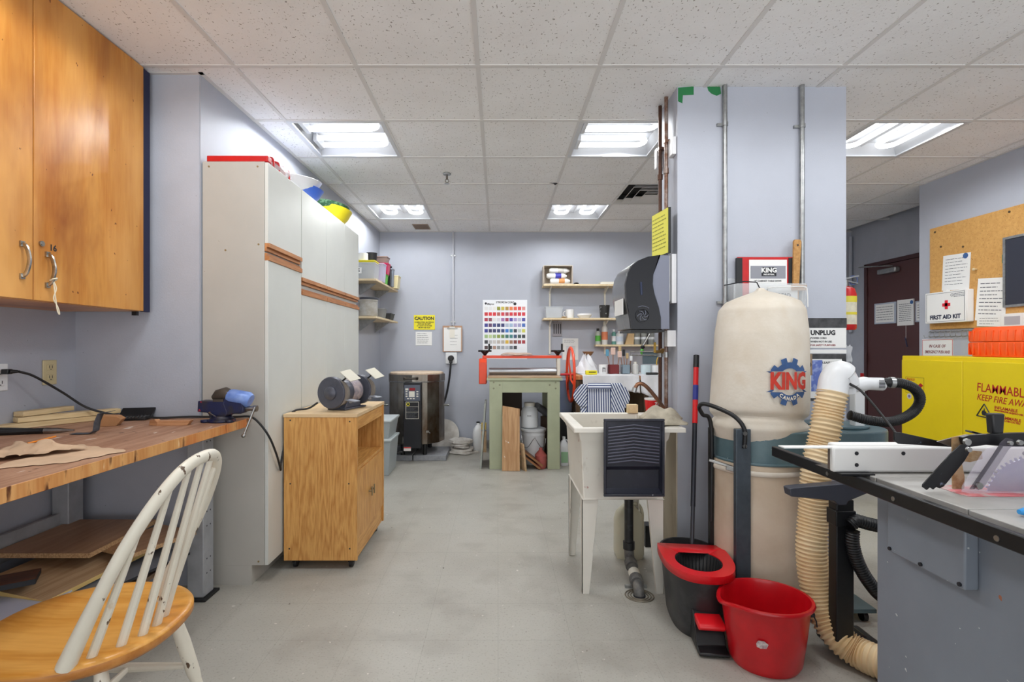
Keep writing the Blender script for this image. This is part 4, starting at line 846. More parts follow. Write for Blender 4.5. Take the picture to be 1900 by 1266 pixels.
# ---- chair with striped apron
t = thing('stacking_chair', 'chair hidden under the blue striped apron behind the sink', 'chair', (.965, 4.86, 0))
MB().box(-.2, .2, .02, .42, .43, .455).build('seat', m_black, t, bevel=.008)
MB().box(-.19, .19, -.012, .004, .62, .855).build('backrest', m_black, t, bevel=.006)
for x in (-.18, .18): MB().cyl((x, 0, 0), (x, 0, .84), .011, seg=10).build('leg', m_steel, t); MB().cyl((x, .40, 0), (x, .40, .43), .011, seg=10).build('leg', m_steel, t)
navy = stripes('apron_stripe_across', (40, 58, 112), (220, 224, 232), 'X', .0215, .42)
navy2 = stripes('apron_stripe_yoke', (40, 58, 112), (220, 224, 232), 'Z', .0215, .42)
navyL = stripes('apron_stripe_slant', (40, 58, 112), (220, 224, 232), 'X', .0215, .42, rot=R(-38))
navyR = stripes('apron_stripe_slant_right', (40, 58, 112), (220, 224, 232), 'X', .0215, .42, rot=R(24))
t = thing('striped_apron', 'navy and white striped apron draped over the chair back', 'apron', (.965, 4.832, .6))
def ap(x0a, x1a, x0b, x1b, z0, z1, off=0, amp=.006):
    def fn(u, v):
        xa = x0a + (x1a - x0a) * u; xb = x0b + (x1b - x0b) * u; x = xa + (xb - xa) * v
        return (x, -.012 - off - amp * math.sin(30 * x) - .03 * (1 - v), z0 + (z1 - z0) * v)
    return fn
MB().grid(ap(-.13, .15, -.13, .14, -.12, .232), 24, 12).build('body', navy, t, solid=.002, fix=False)
MB().grid(ap(-.13, .10, -.12, .09, .235, .284, .002, .003), 20, 4).build('yoke', navy2, t, solid=.003, fix=False)
MB().grid(ap(-.19, -.13, -.19, -.13, -.12, .06), 8, 8).grid(lambda u, v: (-.19 + .06 * u - (.07 * (1 - u)) * math.sin(PI * v), -.03, .06 + v * (.215 - .0 * u)), 8, 10).build('left_fold', navyL, t, solid=.002, fix=False)
MB().grid(ap(.10, .22, .09, .20, .0, .285, .006, .004), 12, 12).grid(lambda u, v: (.195 + .075 * u * math.sin(PI * v) ** .7, -.035, .03 + .24 * v), 8, 10).grid(ap(.14, .22, .14, .22, -.12, .0), 6, 6).build('right_fold', navyR, t, solid=.002, fix=False)
# ---- shelves on the back wall, right
def bshelf(label, x0, x1, z, d):
    t = thing('bracket_shelf', label, 'shelf', (x0, 6.2, z), 0, 'shelves on the back wall')
    MB().box(0, x1 - x0, -d, -.005, -.022, 0).build('board', shw, t, bevel=.001)
    return t
t1 = bshelf('upper pine shelf on the back wall carrying the cardboard box', .53, 1.6, 1.958, .25)
t2 = bshelf('middle pine shelf on the back wall with the white mug', .53, 1.6, 1.565, .25)
bshelf('narrow low pine shelf full of paint bottles', 1.16, 1.93, 1.255, .12)
for i, x in enumerate((.625, 1.29)):
    tag(MB().box(x - .01, x + .01, 6.185, 6.199, 1.14, 1.90).build('shelf_standard', m_cream), 'cream metal slotted upright holding the %s end of the back shelves' % ('left' if i == 0 else 'right'), 'bracket rail', 'shelf uprights')
    for tt, z in ((t1, 1.958), (t2, 1.565)):
        MB().prism([(6.185 - 6.2, -.024), (5.98 - 6.2, -.024), (6.185 - 6.2, -.09)], x - .53 - .006, x - .53 + .006, 'X').build('bracket', m_cream, tt)
t = thing('cardboard_box', 'open-fronted cardboard box of white tubes on the upper back shelf', 'box', (.70, 6.06, 1.96))
cb_ = M('grey_card', (206, 194, 178), .8, var=.06)
MB().box(-.17, .17, -.10, .10, 0, .006).box(-.17, .17, -.10, .10, .21, .216).box(-.17, -.163, -.10, .10, .006, .21).box(.163, .17, -.10, .10, .006, .21).box(-.163, .163, .093, .10, .006, .21).build('carton', cb_, t)
for (x, z, c_, lb) in ((.02, .165, (210, 208, 200), 'grey-white tube on top inside the open box'), (-.01, .10, (60, 60, 170), 'white tube with blue band in the middle of the open box'), (.03, .04, (214, 150, 90), 'white tube with orange band at the bottom of the open box')):
    tt = thing('paint_tube', lb, 'tube', (.70 + x, 6.03, 1.96 + z), R(6))
    MB().tube([(-.12, 0, 0), (-.10, 0, 0), (.08, 0, 0), (.12, 0, 0)], [.02, .032, .032, .012], 14).build('body', m_white, tt)
    MB().cyl((-.02, 0, 0), (.05, 0, 0), .0328, seg=16).build('band', M('band%d' % c_[2], c_, .5), tt)
tag(MB().sph((0, 0, .012), (.03, .05, .012)).build('black_pouch', m_black, loc=(.92, 6.02, 1.959)), 'small black pouch right of the open box on the upper shelf', 'pouch')
tag(MB().box(-.13, .13, -.09, .09, 0, .02).box(-.11, .12, -.08, .07, .02, .028).build('paper_stack', m_cream, loc=(1.32, 6.06, 1.959)), 'flat stack of papers on the upper shelf behind the towel dispenser', 'papers')
tub('clear_bin', 'clear plastic bin with tools at the left end of the middle shelf', (.655, 6.06, 1.567), .20, .18, .13, frost, .88, 'bin')
tag(MB().box(-.04, .04, -.005, .005, 0, .05).build('white_label_card', m_white, loc=(.665, 5.99, 1.575)), 'white card inside the clear bin on the middle shelf', 'card')
def mug(name, label, loc, r, hh, m, handle=True):
    t = thing(name, label, 'mug' if handle else 'cup', loc)
    MB().lathe([(r * .9, 0), (r, .01), (r, hh), (r - .004, hh), (r - .004, .01), (.001, .008)], seg=28, cap1=False).build('body', m, t)
    if handle: MB().tube(arc((-r + .004, 0, hh * .5), hh * .3, 90, 270, 10), .005, 8).build('handle', m, t)
    return t
porc = M('white_porcelain', (236, 236, 236), .2)
mug('white_mug', 'white mug in the middle of the middle back shelf', (.845, 6.05, 1.567), .05, .10, porc)
tag(MB().lathe([(.06, 0), (.085, .03), (.085, .05), (.078, .05), (.055, .01)], seg=28, cap1=False).build('white_dish', porc, loc=(1.02, 6.05, 1.567)), 'low white dish right of the mug', 'dish')
tag(MB().sph((0, 0, .008), (.05, .02, .008)).build('shell_piece', M('tan_piece', (170, 140, 100), .7), loc=(.76, 6.0, 1.567)), 'small tan lump between the clear bin and the mug', 'lump')
spk = M('black_speckle', (36, 34, 32), .5, c2=(190, 190, 188), vs=30, thr=(.62, .66))
tag(MB().lathe([(.05, 0), (.062, .15), (.058, .15), (.046, .01)], seg=24, cap1=False).build('speckled_pot', spk, loc=(1.255, 6.04, 1.567)), 'black pot with white speckles on the middle shelf', 'pot')
t = thing('tool_rack', 'small grey rack with four dark slots hanging under the middle shelf', 'rack', (.715, 6.193, 1.44))
MB().box(-.055, .055, -.006, 0, -.085, .085).box(-.006, .006, -.006, 0, .085, .10).build('plate', M('zinc_grey', (150, 146, 150), .5, .3), t, bevel=.001)
for k in range(4): MB().box(-.043 + .026 * k, -.033 + .026 * k, -.009, -.006, -.055, .065).build('tool_tip', m_dark, t)
t = notice('paper_calendar', 'white printed sheet with pale drawing on the back wall beside the hand wheel', (.875, 6.198, 1.20), .19, .26, 0, 3, seed=6, th=.003, frac=(.1, .9, .78, .95))
MB().box(-.05, .06, -.003, -.001, -.09, .04).build('pale_picture', M('pale_print', (206, 216, 222), .8, c2=(224, 208, 200), vs=14), t)
# bottles on the narrow shelf
def bottle(label, x, r, hh, body, cap, band=None, y=6.13, z=1.257, group='bottles on the narrow back shelf', name='paint_bottle'):
    t = thing(name, label, 'bottle', (x, y, z), 0, group)
    MB().lathe([(r, 0), (r, hh * .72), (r * .5, hh * .84), (r * .45, hh * .86)], seg=20).build('body', body, t)
    MB().lathe([(r * .5, hh * .84), (r * .5, hh), (r * .4, hh)], seg=14).build('cap', cap, t)
    if band: MB().lathe([(r * 1.03, hh * .2), (r * 1.03, hh * .55)], seg=20, cap0=False, cap1=False).build('label', band, t)
gr_ = M('green_fluid', (84, 170, 60), .4)
bottle('green-topped bottle with black cap at the left end of the narrow shelf', 1.195, .032, .19, M('bottle_grey', (176, 182, 172), .4), m_black, gr_)
bottle('tall clear bottle with orange band on the narrow shelf', 1.275, .036, .27, M('bottle_clear', (206, 204, 200), .3), m_cream, M('orange_band', (222, 130, 90), .5))
bottle('teal banded bottle on the narrow shelf', 1.385, .026, .18, M('bottle_teal', (96, 150, 140), .4), jw, jw)
bottle('fat white bottle with small blue print on the narrow shelf', 1.455, .046, .17, jw, jw, M('label_bluish', (196, 206, 220), .6))
tag(MB().prism([(-.05, 0), (.05, 0), (.06, .16), (-.0, .17)], -.03, .03).build('card_wedge', M('tan_card', (200, 168, 124), .8), loc=(1.565, 6.13, 1.257)), 'tan cardboard wedge between the white bottle and the small jars', 'cardboard')
for k in range(6):
    c_, r_ = k % 3, k // 3
    t = thing('small_jar', '%s small jar in the %s row under the towel dispenser' % (('left', 'middle', 'right')[c_], ('lower', 'upper')[r_]), 'jar', (1.66 + c_ * .085, 6.13, 1.257 + r_ * .092), 0, 'small jars stacked on the narrow shelf')
    MB().lathe([(.036, 0), (.038, .004), (.038, .06)], seg=20).build('glass', M('jar_dusty', (150, 152, 148), .3), t)
    MB().lathe([(.04, .06), (.04, .088), (.037, .09)], seg=20).build('lid', m_yel if k in (3,) else jw, t)
t = thing('dish_wand', 'brush with silver handle, black collar and green tip below the dispenser', 'brush', (1.70, 6.05, 1.14))
MB().cyl((.012, 0, .10), (.11, .02, .26), .011, seg=12).build('handle', m_steel, t)
MB().sph((.008, 0, .085), (.026, .02, .022)).build('collar', m_black, t); MB().sph((0, 0, .03), (.022, .014, .035)).build('green_tip', gr_, t)
# on the craft table
TZ = .9325
t = thing('white_plastic_bags', 'heap of crumpled white plastic bags at the left of the craft table', 'plastic bags', (.99, 5.72, TZ))
def heap(u, v):
    a_ = 2 * PI * u; r_ = (1 - v) ** .7
    return (.13 * r_ * math.cos(a_) * (1 + .15 * math.sin(7 * a_ + 3 * v)), .13 * r_ * math.sin(a_), .2 * v ** .8 * (1 + .2 * math.sin(5 * a_ + 8 * v)) + .002)
MB().grid(heap, 36, 14).build('film', M('white_bag_film', (228, 228, 232), .35, var=.04, bump=.6, bs=25), t, fix=False)
t = thing('brown_bowl', 'brown bowl on the heap of white plastic bags', 'bowl', (1.01, 5.74, 1.115))
MB().lathe([(.01, 0), (.04, .02), (.066, .06), (.062, .06), (.03, .02)], seg=24, cap1=False).build('shell', M('brown_glaze', (140, 96, 54), .3), t)
t = thing('yellow_case', 'small yellow plastic case at the front of the craft table', 'case', (.985, 5.42, TZ))
MB().box(-.06, .06, -.03, .03, 0, .045).build('shell', m_yel, t, bevel=.008); MB().box(-.03, .045, -.032, -.029, .024, .032).build('slot', m_black, t)
mug('white_pot', 'white pot with dark lettering beside the red brush box', (1.155, 5.62, TZ), .05, .10, porc, False)
b = MB(); b.box(-.018, -.012, -.052, -.05, .02, .07).box(-.018, .012, -.052, -.05, .06, .067).box(.004, .010, -.052, -.05, .02, .06); b.build('dark_marks', m_dark, bpy.data.objects['white_pot'])
def holder(label, x, y, w, hh, m, items, name='brush_box', seed=0):
    t = thing(name, label, 'brush holder', (x, y, TZ)); rr = random.Random(seed)
    MB().box(-w / 2, w / 2, -w / 2, w / 2, 0, .004).box(-w / 2, w / 2, -w / 2, -w / 2 + .003, 0, hh).box(-w / 2, w / 2, w / 2 - .003, w / 2, 0, hh).box(-w / 2, -w / 2 + .003, -w / 2, w / 2, 0, hh).box(w / 2 - .003, w / 2, -w / 2, w / 2, 0, hh).build('box', m, t)
    for i, (c_, ln, head) in enumerate(items):
        dx = (i - (len(items) - 1) / 2) / max(1, len(items)) * w * .8; tt = thing('paint_brush', c_[1] + ' standing in the ' + label.split(' on ')[0].split(' of ')[0], 'brush', (x + dx, y + rr.uniform(-.02, .02), TZ + .006))
        lean = dx * 1.2
        MB().cyl((0, 0, 0), (lean, 0, ln * .72), .004, seg=8).build('handle', M('brush_handle', (150, 100, 60), .5), tt)
        MB().cbox((lean * 1.15, 0, ln * .86), (head, .012, ln * .28)).build('bristles', c_[0], tt, bevel=.004)
    return t
pk = M('pinkish_rag', (222, 190, 176), .8); bl_ = M('blue_bristle', (90, 150, 180), .6); rd_ = M('deep_red', (118, 34, 36), .5); tn = M('tan_bristle', (190, 164, 120), .8)
holder('dark red box of brushes on the craft table', 1.262, 5.6, .10, .10, rd_, [((bl_, 'blue-headed brush'), .26, .034), ((pk, 'wide pinkish brush'), .28, .05), ((pk, 'second pinkish brush'), .24, .045)], seed=2)
holder('grey glass jar of brushes on the craft table', 1.39, 5.6, .085, .10, M('grey_glass', (120, 138, 150), .2), [((tn, 'tan-haired brush'), .30, .03), ((m_black, 'black-haired brush'), .26, .03), ((tn, 'short tan brush'), .22, .03), ((jw, 'white-haired brush'), .19, .03)], name='brush_jar', seed=4)
bottle('small clear bottle right of the grey brush jar', 1.50, .034, .13, M('bottle_clear', (206, 204, 200), .3), m_cream, None, 5.6, TZ, None, 'glass_bottle')
mug('pale_blue_cup', 'pale blue-white cup at the front right of the craft table', (1.60, 5.55, TZ), .052, .10, M('bluish_cup', (206, 222, 226), .3), False)
mug('white_cup', 'white cup right of the pale blue cup', (1.71, 5.55, TZ), .05, .095, porc, False)
t = thing('hacksaw_frame', 'steel wire rack with dark grey panel at the right of the craft table', 'rack', (1.70, 5.8, TZ))
b = MB()
for (p_, q_) in (((-.2, 0, 0), (-.2, 0, .24)), ((-.2, 0, .24), (.16, 0, .24)), ((.16, 0, 0), (.16, 0, .24)), ((-.2, 0, .20), (.16, 0, .20))): b.cyl(p_, q_, .006, seg=8)
t.name = 'wire_rack'; b.build('frame', m_steel, t)
MB().box(-.06, .14, .008, .02, .10, .245).build('panel', M('slate_panel', (84, 100, 108), .5), t)
t = thing('paint_roller', 'black-handled tool hooked at the front edge beside the white cups', 'tool', (1.62, 5.36, TZ), 0)
MB().cyl((-.07, 0, .014), (.05, 0, .014), .013, seg=12).build('grip', m_black, t)
MB().tube(smooth_path([(.05, 0, .014), (.09, .02, .02), (.10, .03, .08), (.13, .04, .14)], 5), .007, 8).build('bent_rod', m_steel, t); t.name = 'hand_roller'
t = thing('yellow_scissors', 'scissors with yellow handles beside the copper pipes', 'scissors', (1.77, 5.62, TZ))
MB().tube(smooth_path([(-.02, 0, .05), (-.03, 0, .12), (-.02, 0, .17), (0, 0, .18)], 5), .006, 8).tube(smooth_path([(.02, 0, .05), (.04, 0, .12), (.03, 0, .16), (.02, 0, .165)], 5), .006, 8).build('handle', M('ochre_yellow', (206, 164, 50), .4), t)
MB().cyl((-.01, 0, .003), (.0, 0, .07), .006, seg=8).cyl((.012, 0, .003), (0, 0, .07), .006, seg=8).build('blade', m_steel, t)
# ---- ceiling fittings
t = thing('air_diffuser', 'square white ceiling air diffuser with nested louvres left of the pillar', 'air vent', ((XK[6] + XK[7]) / 2, (YJ[11] + YJ[12]) / 2, CZ))
for k, (a_, z) in enumerate(((.298, -.004), (.235, -.010), (.165, -.016), (.095, -.020))):
    b = MB(); i_ = a_ - (.03 if k == 0 else .035); z2 = z + .035
    vs = [(-a_, -a_, z), (a_, -a_, z), (a_, a_, z), (-a_, a_, z), (-i_, -i_, z2), (i_, -i_, z2), (i_, i_, z2), (-i_, i_, z2)]
    b._add(vs, [(0, 1, 5, 4), (1, 2, 6, 5), (2, 3, 7, 6), (3, 0, 4, 7)]).build('louvre', gm, t, smooth=False, solid=.003, fix=False)
MB().box(-.29, .29, -.29, .29, .08, .09).build('duct', M('dark_duct', (40, 38, 36), .9), t)
t = thing('ceiling_grille', 'small brownish grille in the ceiling above the wall shelves', 'air vent', (-.885, 5.93, CZ - .001))
MB().box(-.09, .09, -.12, .12, -.006, 0).build('plate', M('tan_grille', (150, 132, 116), .6), t)
for k in range(7): MB().box(-.08, .08, -.105 + .03 * k, -.09 + .03 * k, -.009, -.006).build('slat', M('tan_slat', (120, 102, 88), .6), t)
t = thing('sprinkler_head', 'brass fire sprinkler hanging from the ceiling between the lights', 'sprinkler', (-.41, 4.12, CZ))
MB().lathe([(.03, 0), (.034, -.004), (.03, -.012), (.012, -.014)], seg=24).build('escutcheon', m_galv, t)
MB().cyl((0, 0, -.01), (0, 0, -.05), .008, seg=10).tube(arc((0, 0, -.06), .014, 0, 360, 12), .003, 6).build('nozzle', M('aged_metal', (110, 104, 96), .4, .8), t)
MB().lathe([(.02, -.084), (.02, -.08)], seg=16).build('deflector', m_galv, t)
# ================================================================ PILLAR, SINK, RIGHT SIDE
tubw = M('utility_tub_white', (226, 222, 212), .45, var=.04, vs=4); add_layer(tubw, (170, 110, 104), 22, (.72, .76), (1, 1, 1), 4, 3); add_layer(tubw, (150, 140, 126), 12, (.66, .8), (1, 1, .5), 5, 8)
struct(MB().box(.956, .963, 2.752, 3.08, .1, .83).build('trim_3', M('beige_splash_board', (196, 186, 166), .7, c2=(150, 136, 112), vs=5, thr=(.5, .8), stretch=(1, 1, .5)), smooth=False))
# ---- utility sink
SX, SY = .61, 2.78
t = thing('utility_sink', 'white plastic utility sink on four tapered legs beside the pillar', 'sink', (SX, SY, 0))
b = MB(); n_ = 4
def rect(x0, x1, y0, y1, z): return [(x0, y0, z), (x1, y0, z), (x1, y1, z), (x0, y1, z)]
prof = [rect(-.242, .302, -.30, .30, .808), rect(-.242, .302, -.30, .30, .83), rect(-.19, .215, -.265, .265, .83), rect(-.17, .19, -.24, .24, .50)]
vs = [p for r_ in prof for p in r_]
fs = [(i * 4 + k, i * 4 + (k + 1) % 4, (i + 1) * 4 + (k + 1) % 4, (i + 1) * 4 + k) for i in range(3) for k in range(4)] + [(12, 13, 14, 15)]
b._add(vs, fs)
outer = [rect(-.215, .235, -.275, .275, .808), rect(-.210, .228, -.270, .270, .77), rect(-.203, .220, -.262, .262, .755), rect(-.188, .205, -.250, .25, .47)]
vs = [p for r_ in outer for p in r_]
b._add(vs, fs[:12] + [(15, 14, 13, 12)])
b._add([p for r_ in (prof[0], outer[0]) for p in r_], [(k, k + 4, (k + 1) % 4 + 4, (k + 1) % 4) for k in range(4)])
b.build('basin', tubw, t, bevel=.006, fix=False)
for (sx, sy) in ((-1, -1), (1, -1), (-1, 1), (1, 1)):
    xo = -.192 if sx < 0 else .208; w0, w1 = .078, .034
    b = MB(); yb = sy * .235; pg = [(xo, 0), (xo - sx * w1, 0), (xo - sx * w0, .468), (xo, .468)]
    b.prism(pg, yb - .012, yb + .012).prism([(yb - .02 if sy > 0 else yb - .012, .0), (yb + .012 if sy > 0 else yb + .02, 0), (yb + (.012 if sy > 0 else .06), .468), (yb - (.06 if sy > 0 else .012), .468)], xo - .004 if sx > 0 else xo, xo if sx > 0 else xo + .004, 'X')
    b.build('leg', tubw, t, bevel=.003)
trm = M('roller_tray_black', (34, 36, 48), .35, c2=(60, 62, 76), vs=9, thr=(.5, .8)); add_layer(trm, (170, 168, 176), 30, (.72, .76), (1, 1, 1), 5, 2)
t = thing('roller_tray', 'black ribbed paint roller tray hooked over the front of the sink', 'paint tray', (.648, 2.435, .51))
b = MB(); b.box(-.145, .145, 0, .012, .0, .012).box(-.145, .145, 0, .012, .358, .37).box(-.145, -.133, 0, .012, .012, .358).box(.133, .145, 0, .012, .012, .358).build('rim', trm, t, bevel=.003)
b = MB(); b._add([(-.133, .006, .358), (.133, .006, .358), (.128, .022, .14), (-.128, .022, .14), (.128, .040, .12), (-.128, .040, .12), (.128, .042, .03), (-.128, .042, .03), (.133, .006, .012), (-.133, .006, .012)],
    [(0, 1, 2, 3), (3, 2, 4, 5), (5, 4, 6, 7), (7, 6, 8, 9), (0, 3, 9), (3, 5, 9), (5, 7, 9), (1, 8, 2), (2, 8, 4), (4, 8, 6)]); b.build('well', trm, t, solid=.002, fix=False, smooth=False)
b = MB()
for k in range(12):
    z = .17 + k * .0155; y = .0205 - (z - .14) / .218 * .016
    b.tube([(-.122, y, z - .014), (0, y - .001, z), (.122, y, z - .014)], .0036, 6)
b.build('ribs', M('tray_rib_highlight', (78, 80, 96), .35), t)  # ribs coloured lighter than the tray to carry their highlights
# drain
abs_ = M('abs_pipe', (36, 37, 40), .45, c2=(80, 80, 84), vs=14, thr=(.55, .8))
t = thing('drain_pipe', 'black drain pipe under the sink bending forward to the floor drain', 'pipe', (.715, 2.80, 0))
MB().cyl((0, 0, .12), (0, 0, .47), .024, seg=20).cyl((0, 0, .12), (0, 0, .16), .031, seg=20).build('riser', abs_, t)
MB().tube(smooth_path([(0, 0, .14), (0, -.01, .085), (0, -.05, .06), (-.008, -.14, .05), (-.015, -.22, .04), (-.02, -.27, .02), (-.021, -.28, -.02)], 6), .026, 16).cyl((-.002, -.04, .066), (-.004, -.08, .056), .033, seg=18).cyl((-.014, -.19, .045), (-.018, -.235, .038), .034, seg=18).build('elbow', M('grimy_pipe', (70, 72, 74), .5, c2=(130, 126, 120), vs=16), t)
MB().cyl((-.009, -.135, .052), (-.013, -.18, .046), .029, seg=18).build('coupling', m_cream, t)
MB().box(-.07, .04, -.205, -.19, .0, .014).build('pipe_strap', m_galv, t)
t = thing('floor_drain', 'ringed metal floor drain in front of the sink', 'drain', (.694, 2.515, .0))
MB().lathe([(.03, 0), (.03, .003)], seg=30).build('hole', m_dark, t)
for r_ in (.042, .055, .068): MB().tube([(r_ * math.cos(2 * PI * k / 36), r_ * .95 * math.sin(2 * PI * k / 36), .003) for k in range(36)], .003, 6, closed=True).build('ring', M('drain_ring', (140, 132, 118), .5, .5), t)
jug('milky_jug', 'milky white square jug standing under the sink behind the drain pipe', (.765, 3.0, 0), .165, .13, .34, M('milky_plastic', (212, 208, 186), .35, alpha=.92), jw)
tag(MB().box(0, .045, -.04, .04, 0, .13).build('black_block', m_black, loc=(.90, 3.17, 0)), 'black block on the floor behind the milky jug', 'block')
# faucet and pipes
copper = M('worn_copper', (150, 104, 78), .35, .85, c2=(104, 86, 76), vs=20)
rust = M('painted_old_pipe', (112, 78, 60), .5, .5, c2=(160, 150, 144), vs=16, thr=(.45, .65))
t = thing('copper_faucet', 'copper gooseneck faucet curving over the sink from the pipes', 'faucet', (.925, 2.815, .83))
pts = smooth_path([(-.0, 0, .005), (-.012, -.005, .05), (-.085, -.012, .145), (-.13, -.015, .188), (-.160, -.015, .19), (-.178, -.015, .165)], 6)
MB().tube(pts, .0105, 14).build('spout', copper, t)
MB().cyl((-.176, -.015, .170), (-.184, -.015, .145), .014, seg=14).build('aerator', m_galv, t)
for (x, y, top, m, lb) in ((.9335, 2.95, 2.62, M('brown_pipe', (98, 66, 50), .45, .4, c2=(70, 46, 36), vs=18), 'brown water pipe running down the pillar, left of the pair'), (.9335, 2.845, 2.62, rust, 'paint-flecked water pipe running down the pillar, right of the pair')):
    t = thing('water_pipe', lb, 'pipe', (x, y, .835), 0, 'water pipes on the pillar')
    MB().cyl((0, 0, 0), (0, 0, top - .845), .0105, seg=14).build('pipe', m, t)
    for z in (.33, 1.35): MB().cyl((0, 0, z), (0, 0, z + .03), .0145, seg=14).build('coupling', m_galv if z < 1 else m, t)
    MB().box(-.012, .028, -.016, .016, 1.52, 1.535).build('clamp', m, t)
t = thing('shutoff_valve', 'brass shutoff valve with ochre handle on the left water pipe', 'valve', (.934, 2.926, 1.20))
MB().cyl((0, -.03, 0), (0, -.006, 0), .015, seg=12).cyl((-.04, -.02, -.005), (0, -.02, 0), .009, seg=10).build('valve_body', M('brass', (170, 136, 84), .35, .8), t)
MB().cbox((-.045, -.02, .02), (.01, .02, .06)).build('lever', M('ochre_yellow', (206, 164, 50), .4), t, bevel=.003)
redc = M('cup_red', (214, 24, 28), .4)
t = thing('coffee_cup', 'red paper coffee cup with white script on the sink deck', 'cup', (.875, 2.925, .831))
MB().lathe([(.028, 0), (.037, .09)], seg=28, cap1=False).build('sleeve', redc, t); MB().lathe([(.0372, .09), (.0385, .093), (.039, .10), (.036, .10)], seg=28, cap1=False).build('rim', m_white, t)
text('T', .03, m_white, t, (.012, -.038, .068), shear=.3, bold=.001); text('Ho', .032, m_white, t, (.008, -.036, .025), shear=.3, bold=.001)
tag(MB().box(-.03, .03, -.02, .02, 0, .05).build('wood_piece', pine, loc=(.80, 3.055, .831), bevel=.002), 'small tan wood block on the back rim of the sink', 'wood block')
ragm = M('stiff_rag', (196, 188, 170), .95, c2=(150, 142, 126), vs=12, bump=.6, bs=40)
tag(MB().grid(lambda u, v: (-.10 + .20 * u + .01 * math.sin(17 * v), -.10 + .20 * v, .006 + .05 * (math.sin(PI * u) * math.sin(PI * v)) ** .8 * (1 + .55 * math.sin(8 * u + 5 * v) * math.sin(11 * v - 3 * u)) + .02 * math.sin(PI * v) * (u > .0)), 26, 26).build('crumpled_rag', ragm, loc=(.835, 2.63, .831), solid=.003, fix=False), 'crumpled beige rag on the right corner of the sink', 'rag')
# ---- paper towel dispenser
DY0, DY1 = 2.72, 3.02
def dx(px_): return (px_ - VX) * DY0 / F - .91
def dz(py_): return EYE - (py_ - VY) * DY0 / F - 1.314
sil = [(1222, 474), (1200, 477), (1182, 484), (1170, 494), (1163, 508), (1159, 528), (1160, 552), (1164, 575), (1168, 595), (1170, 611)]
mid = [(1222, 474), (1219, 488), (1211, 510), (1210, 528), (1213, 545), (1221, 570), (1225, 590), (1225, 611)]
t = thing('towel_dispenser', 'large black and smoke grey paper towel dispenser on the pillar side', 'dispenser', (.91, DY0, 1.314))
prof = [(dx(a), dz(b_)) for a, b_ in sil] + [(0, dz(611)), (0, dz(474))]
MB().prism(prof, .004, DY1 - DY0).build('smoked_cover', M('smoked_grey', (92, 94, 96), .18, spec=.4), t, ang=50, bevel=.004)
MB().prism([(dx(a) + .003, dz(b_)) for a, b_ in sil] + [(dx(a) - .001, dz(b_)) for a, b_ in reversed(mid)], -.012, .004).build('black_cover', M('gloss_black_cover', (13, 15, 23), .2, spec=.3), t, ang=50, bevel=.006, seg=3)
MB().prism([(dx(a) + .001, dz(b_)) for a, b_ in mid] + [(-.001, dz(611)), (-.003, dz(474))], -.006, .004).build('grey_cover', M('slate_grey_cover', (116, 120, 136), .4), t, ang=50, bevel=.002)
kx, kz = dx(1191), dz(586)
kb = MB().lathe([(.036, 0), (.038, .006), (.033, .006), (.031, .002), (.006, .004), (.004, .008)], (kx, -.011, kz), 32, rot=(R(90), 0, 0)).build('feed_knob', M('gloss_black_cover', (22, 26, 40), .12), t)
b = MB()
for k in range(6):
    b.tube([(kx + (.006 + .024 * s) * math.cos(R(60 * k + 70 * s)), -.019, kz + (.006 + .024 * s) * math.sin(R(60 * k + 70 * s))) for s in (0, .25, .5, .75, 1)], .0013, 5)
b.build('spiral', M('grey_mark', (130, 134, 150), .4), kb)
MB().tube(arc((kx, -.0125, kz), .05, 50, 120, 8), .005, 6, flat=.4).build('arrow_band', M('grey_mark', (130, 134, 150), .4), t)
MB().tube([(dx(1188), -.013, dz(524)), (dx(1189), -.013, dz(548))], .006, 8).build('latch_slot', M('slot_blue', (40, 48, 74), .2), t)
MB().box(dx(1160) - .006, dx(1160) - .0045 + .002, .03, .22, dz(583), dz(553)).build('notice_sheet', m_white, t)
MB().box(-.20, -.02, .02, .27, -.012, 0).build('paper_slot', m_black, t)
struct_m = M('white_board_paint', (224, 224, 226), .5)
tag(MB().box(.911, .9365, 2.79, 2.815, 1.47, 1.72).box(.9365, .962, 2.762, 2.82, 1.46, 1.725).build('mounting_board', struct_m, bevel=.001), 'white mounting board behind the towel dispenser', 'board')
tag(MB().box(.915, .962, 2.77, 2.815, 1.225, 1.312).build('lower_mounting_board', struct_m, bevel=.001), 'short white board on the pillar just below the towel dispenser', 'board')
tag(MB().box(.940, .962, 2.765, 2.93 - .1, 2.265, 2.36).build('white_junction_box', struct_m, bevel=.002), 'white box high on the pillar side right of the pipes', 'junction box')
tag(MB().box(.925, .962, 2.99, 3.03, 2.27, 2.385).build('white_junction_box', struct_m, bevel=.002), 'white box high on the pillar behind the left pipe', 'junction box')
t = thing('yellow_notice', 'yellow handwritten notice on a black board above the towel dispenser', 'sign', (.885, 2.80, 1.84), R(-81.6))
MB().box(-.098, .098, 0, .014, -.122, .122).build('backing', m_black, t); MB().box(-.094, .094, -.002, 0, -.118, .12).build('sheet', M('yellow_paper', (228, 222, 84), .6), t)
b = MB(); lines(b, -.085, .085, -.09, .10, 9, -.0022, .006, 9); b.build('print', M('olive_ink', (150, 148, 50), .7), t)
